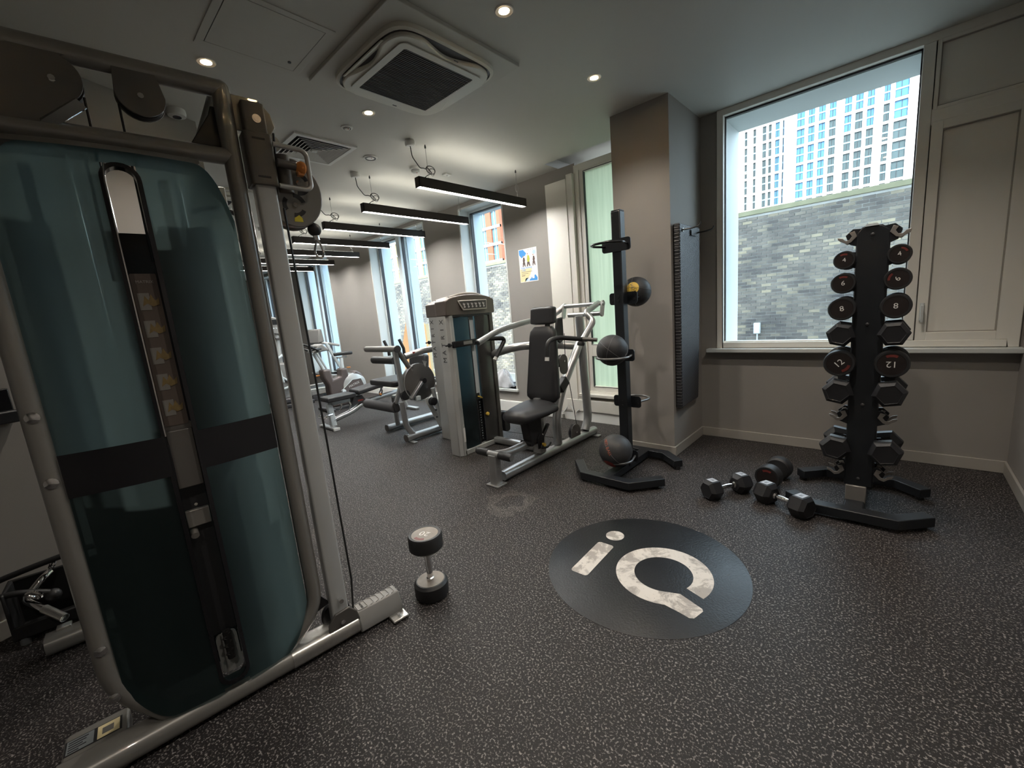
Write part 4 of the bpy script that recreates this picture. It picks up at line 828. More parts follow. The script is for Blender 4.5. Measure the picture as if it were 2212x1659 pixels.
    p_('sticker', MB().box((xf-.001 if s > 0 else xf-.0005, y0+.052, .14), (xf+.0005 if s > 0 else xf+.001, y0+.074, .28)), 'paper')

# ------------------------------------------------------------------ shoulder press machine
SP = thing('shoulder_press', 'shoulder press machine with black pads and bent silver arms', 'weight machine', (-2.6, 2.9, 0), world=True)
def sp(n, mb, m, bev=0, par=None, **k): return part(n, mb, m, par or SP, bev, **k)
weight_tower(SP, -3.02, -3.17, 2.45, 3.07, 1)
CX = -2.28
q = MB(); q.prism(rrect(-.045, .045, .012, .085, .03), (CX, 2.24, 0), (1, 0, 0), (0, 0, 1), (0, 1.40, 0)); sp('base_beam', q, 'silver')
sp('beam_end', MB().ball((CX, 3.64, .048), .042, 14, 8), 'silver'); sp('rear_lug', MB().cbox((CX+.05, 3.60, .008), (.09, .06, .016)), 'silver', .004)
sp('front_plate', MB().cbox((CX, 2.17, .006), (.13, .11, .012)), 'silver', .003); sp('front_post', MB().prism(rrect(-.038, .038, -.038, .038, .012, 3), (CX, 2.17, .01), (1, 0, 0), (0, 1, 0), (0, 0, .24)), 'silver')
sp('post_bolt', MB().cyl((CX+.036, 2.165, .15), (CX+.048, 2.165, .15), .012, 8), 'chrome')
q = MB(); q.cyl((CX-.19, 2.17, .255), (CX+.19, 2.17, .255), .024, 14); fb = sp('foot_bar', q, 'silver')
for s in (-1, 1): q = MB(); q.lathe([(.027, 0), (.031, .01), (.031, .11), (.024, .13), (0, .13)], (CX+s*.06, 2.17, .255), (s, 0, 0), 18); sp('foot_grip', q, 'rubber', 0, fb)
q = MB(); q.tube([(CX-.02, 2.20, .235), (CX-.02, 2.34, .205), (CX-.02, 2.76, .205)], .036, 12, fil=.06); sp('seat_tube', q, 'silver')
sp('seat_mount', MB().box((CX-.05, 2.70, .09), (CX+.04, 2.78, .26)), 'silver_paint', .008); sp('release_lever', MB().tube([(CX+.06, 2.72, .20), (CX+.075, 2.66, .165), (CX+.075, 2.76, .145), (CX+.06, 2.82, .165)], .011, 8, fil=.03), 'black'); q = MB(); q.cyl((CX+.07, 2.70, .185), (CX+.095, 2.70, .185), .015, 12); sp('release_knob', q, 'yellow')
sp('swivel_plate', MB().prism([(2.66, .15), (2.74, .15), (2.75, .25), (2.70, .28), (2.66, .24)], (CX+.045, 0, 0), (0, 1, 0), (0, 0, 1), (.008, 0, 0)), 'black', .002)
q = MB(); q.prism([(2.58, .21), (2.70, .20), (2.74, .26), (2.74, .44), (2.54, .44)], (CX-.045, 0, 0), (0, 1, 0), (0, 0, 1), (.09, 0, 0)); sp('seat_bracket', q, 'black', .012)
for y, z in ((2.575, .225), (2.70, .205)): sp('pivot', MB().cyl((CX-.06, y, z), (CX+.06, y, z), .022, 12), 'black')
sp('seat_arm', MB().bar((CX+.03, 2.72, .20), (CX+.03, 2.84, .335), .02, .035, (1, 0, 0)), 'dark_plastic', .006)
# seat pad: tapered shell, narrow at the front
def seat_fn(u, v):
    y = 2.40+.42*u; wd = .13+.075*math.sin(PI*min(1, u*.62)); a = PI*v
    top = .505+.03*math.sin(PI*u*.9); zz = top+.028*math.sin(a)*(1 if u > .03 else .6)
    return V((CX+wd*math.cos(a)*(.35 if u == 0 else 1), y, zz if True else 0))
q = MB(); n = 20; vs = []
for i in range(n+1):
    u = i/n; y = 2.385+.45*u; wd = (.10+.10*math.sin(PI*min(1, u*.60+.0))**.8)*(min(1, (.02+u)*8)**.5)*(min(1, (1.02-u)*10)**.5); zc = .472+.03*u; hh = .042*(min(1, (.03+u)*7)**.5)*(min(1, (1.03-u)*8)**.5)
    for j in range(16): a = 2*PI*j/16; ca, sa = math.cos(a), math.sin(a); vs.append((CX+wd*math.copysign(abs(ca)**.6, ca), y, zc+hh*math.copysign(abs(sa)**.7, sa)+(.022*(1-abs(ca))*1 if sa > 0 else 0)))
q.add(vs, [(i*16+j, i*16+(j+1) % 16, (i+1)*16+(j+1) % 16, (i+1)*16+j) for i in range(n) for j in range(16)]+[tuple(range(16)), tuple(n*16+j for j in range(16))]); sp('seat', q, 'vinyl', ang=60)
sp('seat_base', MB().prism([(2.45, .425), (2.80, .425), (2.80, .45), (2.42, .45)], (CX-.10, 0, 0), (0, 1, 0), (0, 0, 1), (.20, 0, 0)), 'black', .01)
# back and head pads leaning back slightly (face -y)
def pad(name, z0, z1, w0, w1, yc, lean, th, par=None, rnd=.05):
    def half(v):
        e = min(1, max(.0, min(v, 1-v)/.10)); return (w0+(w1-w0)*v**.8)*(1-.28*(1-e)**2)
    q = MB(); nv = 16; ring = 20; vs = []
    for i in range(nv+1):
        v = i/nv; z = z0+(z1-z0)*v; wd = half(v); e = min(1, max(0, min(v, 1-v)/.08)); t_ = th*(.45+.55*e**.5)
        for j in range(ring): a = 2*PI*j/ring; ca, sa = math.cos(a), math.sin(a); vs.append((CX+wd*math.copysign(abs(ca)**.35, ca), yc+lean*v+t_*math.copysign(abs(sa)**.45, sa), z))
    q.add(vs, [(i*ring+j, i*ring+(j+1) % ring, (i+1)*ring+(j+1) % ring, (i+1)*ring+j) for i in range(nv) for j in range(ring)]+[tuple(range(ring)), tuple(nv*ring+j for j in range(ring))]); return sp(name, q, 'vinyl', ang=50)
pad('back_pad', .535, 1.19, .182, .132, 2.835, .075, .042); pad('head_pad', 1.208, 1.36, .128, .122, 2.915, .015, .045)
sp('pad_stem', MB().bar((CX, 2.93, .56), (CX, 2.985, 1.34), .05, .02, (1, 0, 0)), 'black'); sp('pad_clamp', MB().cbox((CX+.03, 3.10, .64), (.06, .13, .09), Matrix.Rotation(.6, 3, 'X')), 'black', .008)
# rear frame
q = MB(); q.tube([(CX, 3.01, .09), (CX, 3.01, .36), (CX, 3.12, .58), (CX, 3.50, 1.02)], .040, 14, fil=.12); sp('inclined_post', q, 'silver')
q = MB(); q.tube([(CX, 3.475, .09), (CX, 3.545, .20), (CX, 3.53, .50), (CX, 3.49, 1.24)], .042, 14, fil=.08); sp('rear_post', q, 'silver')
sp('seat_column', MB().prism(rrect(-.03, .03, -.035, .035, .01, 3), (CX-.03, 2.80, .09), (1, 0, 0), (0, 1, 0), (0, 0, .48)), 'silver')
q = MB(); q.tube([(-3.04, 3.02, .93), (-2.75, 3.07, 1.0), (-2.50, 3.30, .99), (CX, 3.50, .95)], .040, 12, fil=.12); sp('link_tube', q, 'silver')
sp('rear_cross_foot', MB().prism(rrect(-.035, .035, .012, .075, .02), (-3.05, 2.93, 0), (0, 1, 0), (0, 0, 1), (.78, 0, 0)), 'silver')
# arms: left and right, hinged above the rear post
q = MB(); q.cyl((CX-.22, 3.52, 1.345), (CX+.26, 3.52, 1.345), .020, 14); q.cyl((CX-.13, 3.50, 1.255), (CX+.24, 3.50, 1.255), .022, 14); sp('pivot_bar', q, 'silver')
for x in (CX+.235, CX-.2): sp('pivot_plate', MB().prism(stadium(3.50, 1.25, 3.525, 1.35, .026), (x, 0, 0), (0, 1, 0), (0, 0, 1), (.018, 0, 0)), 'silver_paint', .003)
ar = MB(); ar.tube([(CX+.20, 3.52, 1.35), (CX+.22, 3.25, 1.275), (-1.98, 3.26, 1.20), (-1.98, 3.04, 1.035)], .027, 14, fil=.06); ra = sp('press_arm', ar, 'silver')
q = MB(); q.cyl((-1.80, 3.0, 1.055), (-2.13, 2.88, 1.095), .016, 12); ra2 = sp('arm_stub', q, 'bronze_dark', 0, ra)
def arm_handle(pts, par): q = MB(); q.tube(pts, .019, 12, fil=.05); sp('grip_handle', q, 'rubber', 0, par); e = V(pts[-1]); d = (V(pts[-1])-V(pts[-2])).normalized(); sp('grip_end', MB().cyl(e, e+d*.03, .018, 12), 'white', 0, par)
arm_handle([(-1.90, 3.0, 1.06), (-2.02, 2.76, 1.105), (-2.05, 2.66, 1.085), (-2.05, 2.64, .96)], ra)
sp('arm_stop', MB().lathe([(.03, -.014), (.034, 0), (.03, .014), (0, .016), (0, -.016)], (-1.985, 3.04, 1.02), (0, .3, 1), 16), 'rubber', 0, ra)
al = MB(); al.tube([(CX-.2, 3.53, 1.345), (-2.56, 3.42, 1.255), (-2.60, 3.12, 1.24), (-2.62, 2.70, 1.19), (-2.62, 2.43, 1.105)], .027, 14, fil=.12); la = sp('press_arm', al, 'silver')
sp('arm_mouth', MB().cyl((-2.62, 2.432, 1.106), (-2.62, 2.425, 1.103), .022, 12), 'black', 0, la)
arm_handle([(-2.62, 2.52, 1.13), (-2.60, 2.72, 1.115), (-2.60, 2.74, 1.09), (-2.60, 2.615, .955)], la)
# counterbalance pulley, cables
sp('lever_plate', MB().prism([(3.20, 1.06), (3.27, 1.0), (3.33, 1.03), (3.33, 1.25), (3.24, 1.24)], (CX-.11, 0, 0), (0, 1, 0), (0, 0, 1), (.03, 0, 0)), 'black', .012)
for c, r in (((CX, 3.28, .13), .075), ((CX, 3.15, .85), .06)):
    q = MB(); q.lathe([(r-.01, -.012), (r, -.014), (r-.008, 0), (r, .014), (r-.01, .012), (0, .012), (0, -.012)], c, (1, 0, 0), 24); pu = sp('pulley', q, 'black')
    sp('pulley_cheek', MB().prism(stadium(c[1], c[2]-.06, c[1], c[2], r+.004), (c[0]+.018, 0, 0), (0, 1, 0), (0, 0, 1), (.006, 0, 0)), 'bronze_dark', 0, pu); sp('pulley_bolt', MB().cyl((c[0]+.02, c[1], c[2]), (c[0]+.036, c[1], c[2]), .009, 8), 'chrome', 0, pu)
sp('cable_run', MB().tube([(CX, 3.22, 1.10), (CX, 3.21, .86), (CX, 3.34, .15)], .0035, 6), 'cable'); sp('cable_run', MB().tube([(CX, 3.22, .065), (-3.05, 3.14, .065)], .0035, 6), 'cable')
q = MB(); q.prism(rrect(3.08, 3.16, .08, .30, .03), (-3.07, 0, 0), (0, 1, 0), (0, 0, 1), (.05, 0, 0)); sp('pulley_guard', q, 'black', .004)

# ------------------------------------------------------------------ leg extension machine behind it
LE = thing('leg_extension', 'silver leg extension machine with round cam disc and roller pad', 'weight machine', (-4.2, 2.8, 0), world=True)
def le(n, mb, m, bev=0, par=None, **k): return part(n, mb, m, par or LE, bev, **k)
weight_tower(LE, -3.75, -3.57, 2.77, 3.36, -1)
q = MB(); q.prism(rrect(-.045, .045, .012, .085, .03), (-3.97, 2.46, 0), (1, 0, 0), (0, 0, 1), (0, .48, 0)); le('base_beam', q, 'silver'); le('beam_cap', MB().cyl((-3.97, 2.455, .05), (-3.97, 2.475, .05), .044, 16), 'bronze_dark'); le('foot_lug', MB().cbox((-3.90, 2.50, .008), (.1, .05, .016)), 'silver', .004)
q = MB(); q.prism(rrect(-.045, .045, .012, .085, .03), (-4.6, 2.60, 0), (1, 0, 0), (0, 0, 1), (0, .75, 0)); le('far_beam', q, 'silver'); le('beam_cap', MB().cyl((-4.6, 2.595, .05), (-4.6, 2.61, .05), .044, 16), 'bronze_dark')
q = MB(); q.tube([(-3.97, 2.56, .07), (-4.0, 2.50, .17), (-4.0, 2.485, .46)], .032, 12, fil=.10); le('front_leg', q, 'silver')
q = MB(); q.tube([(-4.0, 2.51, .56), (-4.0, 2.485, 1.03)], .030, 12); le('upright', q, 'silver'); q = MB(); q.tube([(-4.0, 2.52, 1.02), (-4.0, 2.66, .78)], .028, 12); le('diagonal', q, 'bronze')
le('rear_leg', MB().tube([(-3.92, 2.86, .55), (-3.92, 2.90, .30), (-3.92, 2.93, .06)], .026, 10), 'silver_paint'); le('far_leg', MB().tube([(-4.45, 2.66, .45), (-4.5, 2.70, .08)], .030, 10), 'silver')
q = MB(); q.cyl((-4.60, 2.48, 1.05), (-3.95, 2.48, 1.05), .034, 16); hb = le('hand_bar', q, 'grey_plastic'); le('bar_cap', MB().cyl((-3.95, 2.48, 1.05), (-3.935, 2.48, 1.05), .040, 18), 'dark_plastic', 0, hb)
q = MB(); q.tube([(-4.0, 2.60, .95), (-3.95, 2.78, .99), (-3.72, 2.90, 1.02)], .036, 12, fil=.1); bm2 = le('link_tube', q, 'silver'); le('sticker', MB().cbox((-3.955, 2.70, .985), (.03, .06, .02)), 'red_print', 0, bm2)
for x, y in ((-4.30, 2.79), (-4.42, 2.66)): q = MB(); q.tube([(x, y, .95), (x, y+.0, 1.02), (x-.04, y-.02, 1.13)], .018, 10); le('side_grip', q, 'rubber')
q = MB(); q.lathe([(.20, -.025), (.215, -.02), (.215, .02), (.20, .025), (0, .025), (0, -.025)], (-4.0, 2.735, .64), (1, 0, 0), 40); dc = le('cam_disc', q, 'cam_grey', label='large dark grey cam disc')
q = MB(); q.tube([(-3.97, 2.735+.212*math.cos(a), .64+.212*math.sin(a)) for a in [math.radians(110+250*k/30) for k in range(31)]], .006, 6); le('disc_rim', q, 'silver', 0, dc)
le('disc_notch', MB().prism([(2.80, .88), (2.83, .80), (2.86, .86)], (-3.972, 0, 0), (0, 1, 0), (0, 0, 1), (.003, 0, 0)), 'paper', 0, dc)
q = MB(); q.bar((-3.945, 2.755, .66), (-3.945, 2.565, .475), .03, .05, (1, 0, 0)); aa = le('cam_arm', q, 'silver', .006); le('cam_hub', MB().cyl((-3.965, 2.76, .655), (-3.915, 2.76, .655), .030, 18), 'black', 0, aa)
for y, z in ((2.68, .585), (2.64, .545), (2.61, .515)): le('arm_hole', MB().cyl((-3.93, y, z), (-3.927, y, z), .007, 8), 'chrome', 0, aa)
q = MB(); q.lathe([(.055, -.02), (.06, 0), (.055, .02), (0, .02), (0, -.02)], (-3.99, 2.53, .53), (1, 0, 0), 20); le('lower_pulley', q, 'black')
q = MB(); q.tube([(-4.08, 2.56, .66), (-4.15, 2.50, .43)], .026, 12); le('roller_arm', q, 'silver')
q = MB(); q.lathe([(.0, 0), (.05, .0), (.058, .01), (.058, .63), (.05, .64), (0, .64)], (-4.80, 2.49, .375), (1, 0, 0), 22); rl = le('roller_pad', q, 'foam', label='long dark grey foam roller'); le('roller_bracket', MB().prism(stadium(2.50, .36, 2.49, .42, .035), (-4.155, 0, 0), (0, 1, 0), (0, 0, 1), (.02, 0, 0)), 'dark_plastic', .003, rl)
q = MB(); q.lathe([(.035, -.03), (.045, -.025), (.045, .025), (.035, .03), (0, .03), (0, -.03)], (-3.78, 2.74, .43), (1, 0, 0), 20); le('counterweight', q, 'black'); le('stop_bracket', MB().bar((-3.84, 2.70, .47), (-3.78, 2.82, .12), .02, .05), 'silver_paint', .004)
for k, z in enumerate((.33, .25)): le('anchor_bolt', MB().cyl((-3.76, 2.76, z), (-3.76, 2.75, z), .012, 8), 'black')
le('adjust_block', MB().cbox((-3.95, 2.66, .47), (.05, .06, .05)), 'frame_cool', .006)
q = MB(); q.prism(rrect(-4.75, -4.20, 2.52, 2.98, .06), (0, 0, .60), (1, 0, 0), (0, 1, 0), (0, 0, .07)); le('seat', q, 'vinyl', .02); le('back_pad', MB().cbox((-4.48, 3.10, .78), (.34, .09, .26), Matrix.Rotation(-.15, 3, 'X')), 'vinyl', .03); le('back_roll', MB().cyl((-4.72, 2.62, .90), (-4.25, 2.62, .90), .045, 18), 'vinyl')

# ------------------------------------------------------------------ adjustable bench
BN = thing('adjustable_bench', 'flat adjustable weight bench with black pads and white-silver frame', 'bench', (-5.55, 2.8, 0), world=True)
def bn(n, mb, m, bev=0, par=None, **k): return part(n, mb, m, par or BN, bev, **k)
bx = -5.55
bn('front_foot', MB().cbox((bx, 2.30, .02), (.42, .07, .03)), 'silver', .006)
for s in (-1, 1): bn('foot_cap', MB().cbox((bx+.21*s, 2.30, .018), (.03, .085, .036)), 'white', .006)
bn('front_post', MB().prism(rrect(-.035, .035, -.035, .035, .01, 3), (bx, 2.36, .03), (1, 0, 0), (0, 1, 0), (0, -.02, .30)), 'frame_cool')
q = MB(); q.tube([(bx, 2.36, .10), (bx, 2.65, .16), (bx, 2.85, .255), (bx, 3.45, .30)], .036, 12, fil=.15); bn('spine', q, 'silver')
bn('rear_post', MB().tube([(bx, 3.42, .30), (bx, 3.52, .04)], .03, 10), 'silver'); bn('rear_foot', MB().cbox((bx, 3.53, .02), (.55, .07, .035)), 'silver', .006)
q = MB(); q.prism(rrect(2.27, 2.68, .0, .068, .03), (bx-.13, 0, .365), (0, 1, 0), (0, 0, 1), (.26, 0, 0)); bn('seat_pad', q, 'vinyl', .015)
q = MB(); q.prism([(2.70, .385), (3.42, .465), (3.42, .535), (2.70, .455)], (bx-.14, 0, 0), (0, 1, 0), (0, 0, 1), (.28, 0, 0)); bn('back_pad', q, 'vinyl', .022)
bn('seat_bracket', MB().box((bx-.05, 2.36, .31), (bx+.05, 2.62, .37)), 'galv', .006)
q = MB(); q.tube([(bx-.10, 2.25, .20), (bx-.10, 2.22, .17), (bx+.10, 2.22, .17), (bx+.10, 2.25, .20), (bx+.08, 2.33, .20)], .014, 8, fil=.03); bn('foot_hook', q, 'chrome')
for y, z in ((2.47, .29), (2.60, .27), (3.1, .36)): q = MB(); q.tube([(bx+.03, y, z+.06), (bx+.05, y+.02, z), (bx+.05, y-.02, z-.07)], .011, 8, fil=.02); bn('adjust_link', q, 'chrome')
q = MB(); q.cyl((bx+.08, 3.05, .34), (bx+.10, 3.09, .42), .012, 8); q.ball((bx+.10, 3.09, .44), .026, 12, 8); bn('angle_ladder', q, 'chrome'); bn('ladder_knob', MB().cyl((bx+.09, 3.05, .33), (bx+.12, 3.05, .33), .014, 10), 'orange')
bn('frame_cover', MB().prism([(2.62, .25), (2.85, .27), (2.80, .37), (2.66, .36)], (bx-.03, 0, 0), (0, 1, 0), (0, 0, 1), (.09, 0, 0)), 'dark_plastic', .01); bn('frame_sticker', MB().box((bx+.061, 2.72, .29), (bx+.0615, 2.80, .31)), 'red_print')

# ------------------------------------------------------------------ exercise bike
BK = thing('exercise_bike', 'upright exercise bike with brown-grey shroud and orange levers', 'exercise bike', (-6.75, 3.1, 0), world=True)
def bk(n, mb, m, bev=0, par=None, **k): return part(n, mb, m, par or BK, bev, **k)
kx = -6.75
body = [(2.86, .05), (3.25, .05), (3.46, .20), (3.50, .38), (3.44, .53), (3.34, .60), (3.22, .50), (3.21, .66), (3.10, .66), (3.08, .53), (2.95, .50), (2.93, .68), (2.80, .68), (2.80, .55), (2.86, .42)]
bk('body_shroud', MB().prism(body, (kx-.09, 0, 0), (0, 1, 0), (0, 0, 1), (.18, 0, 0)), 'bike_body', .03, seg=3)
q = MB(); q.lathe([(.19, -.095), (.21, -.08), (.21, .08), (.19, .095), (0, .095), (0, -.095)], (kx, 3.29, .345), (1, 0, 0), 32); bk('flywheel_cover', q, 'silver_paint')
cv = [(3.02, .24), (3.10, .20), (3.38, .22), (3.44, .34), (3.40, .45), (3.25, .45), (3.08, .33)]
sc_ = bk('side_cover', MB().prism(cv, (kx+.095, 0, 0), (0, 1, 0), (0, 0, 1), (.016, 0, 0)), 'bike_body', .006)
text('lettering', 'MATRIX', .055, MT['white_print'], sc_, frame((kx+.112, 3.27, .365), (0, 1, .28), (0, -.28, 1)), extrude=.0005)
q = MB(); q.tube([(kx+.112, cv[i][0], cv[i][1]) for i in range(len(cv))], .004, 6, closed=True); bk('cover_trim', q, 'frame_cool', 0, sc_)
q = MB(); q.cyl((kx+.09, 3.07, .29), (kx+.15, 3.07, .29), .03, 16); q.bar((kx+.14, 3.07, .29), (kx+.14, 3.14, .15), .016, .03, (1, 0, 0)); cr_ = bk('crank', q, 'frame_cool', .004); bk('pedal', MB().cbox((kx+.21, 3.15, .14), (.10, .09, .025)), 'black', .006, cr_)
q = MB(); q.cyl((kx-.09, 3.07, .29), (kx-.14, 3.07, .29), .028, 16); q.bar((kx-.14, 3.07, .29), (kx-.14, 3.0, .43), .016, .03, (1, 0, 0)); bk('crank', q, 'frame_cool', .004)
bk('seat_post', MB().cyl((kx, 3.16, .62), (kx, 3.17, .83), .028, 12), 'frame_cool'); bk('seat_slider', MB().cbox((kx, 3.18, .835), (.05, .16, .03)), 'silver', .006)
q = MB(); q.prism([(-.02, 3.05), (.02, 3.05), (.035, 3.16), (.10, 3.28), (.09, 3.34), (-.09, 3.34), (-.10, 3.28), (-.035, 3.16)], (kx, 0, .865), (1, 0, 0), (0, 1, 0), (0, 0, .055)); bk('saddle', q, 'vinyl', .018)
bk('head_post', MB().tube([(kx, 2.88, .62), (kx, 2.74, .95)], .026, 12), 'frame_cool')
q = MB(); q.prism([(2.68, .96), (2.94, .98), (2.92, 1.02), (2.84, 1.10), (2.76, 1.08)], (kx-.13, 0, 0), (0, 1, 0), (0, 0, 1), (.26, 0, 0)); co = bk('console', q, 'grey_plastic', .02); bk('console_screen', MB().box((kx-.09, 2.70, 1.03), (kx+.09, 2.78, 1.06)), 'black_gloss', 0, co)
for s in (-1, 1): q = MB(); q.tube([(kx+.02*s, 2.76, .98), (kx+.22*s, 2.74, 1.0), (kx+.24*s, 2.58, 1.09), (kx+.20*s, 2.50, 1.13)], .016, 10, fil=.06); bk('handlebar', q, 'rubber')
q = MB(); q.tube([(kx+.16, 2.80, 1.02), (kx+.2, 2.70, 1.03), (kx+.2, 2.60, 1.0)], .014, 8, fil=.04); bk('aero_bar', q, 'black')
for y, z in ((2.775, .60), (3.24, .655)): bk('orange_lever', MB().bar((kx, y, z), (kx+.0, y+(.06 if y > 3 else -.06), z-.006), .04, .018), 'orange', .005)
for y in (2.80, 3.42): bk('stabiliser', MB().cbox((kx, y, .03), (.5, .07, .05)), 'dark_plastic', .012)

# ------------------------------------------------------------------ cross-trainer and treadmill at the far end
CT = thing('cross_trainer', 'cross trainer with upright console beyond the cable column', 'cross trainer', (-8.1, 2.75, 0), world=True)
def ct(n, mb, m, bev=0, par=None, **k): return part(n, mb, m, par or CT, bev, **k)
x = -8.05
q = MB(); q.prism([(2.58, 1.32), (2.76, 1.28), (2.80, 1.34), (2.78, 1.56), (2.62, 1.60), (2.57, 1.50)], (x, 0, 0), (0, 1, 0), (0, 0, 1), (.10, 0, 0)); co = ct('console', q, 'grey_plastic', .015); ct('console_screen', MB().box((x+.101, 2.61, 1.46), (x+.104, 2.76, 1.55)), 'black_gloss', 0, co)
for k in range(4): ct('console_button', MB().cbox((x+.102, 2.63+.04*k, 1.40), (.006, .025, .02)), 'frame_cool', 0, co)
ct('mast', MB().tube([(x, 2.70, .10), (x, 2.66, .80), (x, 2.68, 1.32)], .05, 12), 'silver_paint'); ct('mast_tray', MB().cbox((x+.05, 2.73, 1.22), (.12, .2, .03)), 'dark_plastic', .008)
q = MB(); q.tube([(x+.1, 2.55, 1.45), (x+.12, 2.60, 1.25), (x+.14, 2.56, .95), (x+.14, 2.62, .45)], .018, 10, fil=.1); ct('arm_lever', q, 'frame_cool'); q = MB(); q.tube([(x+.12, 2.60, .88), (x+.14, 2.78, .98), (x+.14, 2.80, .90), (x+.12, 2.74, .80)], .022, 8, fil=.04); ct('side_rail', q, 'frame_cool')
ct('drive_cover', MB().prism([(2.52, .10), (2.86, .10), (2.90, .45), (2.78, .78), (2.60, .80), (2.50, .5)], (x-.12, 0, 0), (0, 1, 0), (0, 0, 1), (.22, 0, 0)), 'grey_plastic', .04)
q = MB(); q.tube([(x+.12, 2.55, .60), (x+.14, 2.80, .38), (x+.14, 2.60, .34)], .02, 8, fil=.03); ct('stride_link', q, 'frame_cool'); ct('step_guard', MB().cbox((x+.1, 2.72, .12), (.22, .34, .10)), 'dark_plastic', .03); ct('base', MB().cbox((x-.1, 2.75, .035), (.7, .6, .07)), 'dark_plastic', .015)
TM = thing('treadmill', 'grey treadmill with slanted side rails behind the exercise bike', 'treadmill', (-8.3, 3.4, 0), world=True)
def tm(n, mb, m, bev=0, par=None, **k): return part(n, mb, m, par or TM, bev, **k)
x = -8.35
tm('deck', MB().box((x-.36, 3.08, .10), (x+.36, 4.0, .20)), 'grey_plastic', .02); tm('belt', MB().box((x-.25, 3.06, .202), (x+.25, 3.98, .206)), 'black'); 
for s in (-1, 1): tm('side_step', MB().box((x+s*.31-.05, 3.08, .20), (x+s*.31+.05, 3.98, .225)), 'silver_paint', .006); tm('upright', MB().tube([(x+s*.36, 3.86, .2), (x+s*.36, 3.50, 1.05)], .03, 10), 'frame_cool'); tm('foot', MB().cbox((x+s*.3, 3.2, .05), (.1, .2, .1)), 'dark_plastic', .01)
tm('handrail', MB().tube([(x-.36, 3.75, .98), (x-.36, 3.48, 1.05), (x+.36, 3.48, 1.05), (x+.36, 3.75, .98)], .025, 10, fil=.06), 'silver_paint'); tm('motor_hood', MB().prism([(3.70, .2), (4.02, .2), (4.0, .34), (3.8, .36)], (x-.34, 0, 0), (0, 1, 0), (0, 0, 1), (.68, 0, 0)), 'grey_plastic', .03)
q = MB(); q.prism([(3.40, 1.05), (3.52, 1.08), (3.50, 1.32), (3.44, 1.32)], (x-.28, 0, 0), (0, 1, 0), (0, 0, 1), (.56, 0, 0)); tm('console', q, 'grey_plastic', .02)

# ================================================================== floor emblem
EC = (-.893, 1.833); UP = math.radians(2.748)
t = thing('floor_emblem', 'round black floor emblem printed with worn white iQ letters', 'floor emblem', (EC[0], EC[1], 0), UP)
part('disc', MB().lathe([(0, .0), (.489, .0), (.489, .0012), (.486, .002), (0, .002)], (0, 0, 0), n=96), 'emblem_vinyl', t)
def flat(name, poly, z=.0021): return part(name, MB().prism(poly, (0, 0, z), (1, 0, 0), (0, 1, 0), (0, 0, .0004)), 'emblem_print', t)
flat('letter_dot', [(-.248+.052*math.cos(2*PI*k/32), .185+.052*math.sin(2*PI*k/32)) for k in range(32)])
flat('letter_stem', rrect(-.299, -.203, -.231, .082, .018))
# the Q: open ring with a tail, gap at lower right
qc = (.105, -.012); RO, RI = .228, .138
a1, a0 = math.radians(-22), math.radians(-58+360)
arc = [a1+(a0-a1)*k/60 for k in range(61)]
ring = [(qc[0]+RO*math.cos(a), qc[1]+RO*math.sin(a)) for a in arc]
inner = [(qc[0]+RI*math.cos(a), qc[1]+RI*math.sin(a)) for a in reversed(arc)]
tail_o = [(.255, -.237), (.300, -.248), (.318, -.240), (.337, -.178), (.330, -.164)]
poly = ring[:-2]+tail_o+[(.222, -.118)]+inner[3:]
flat('letter_ring', poly)

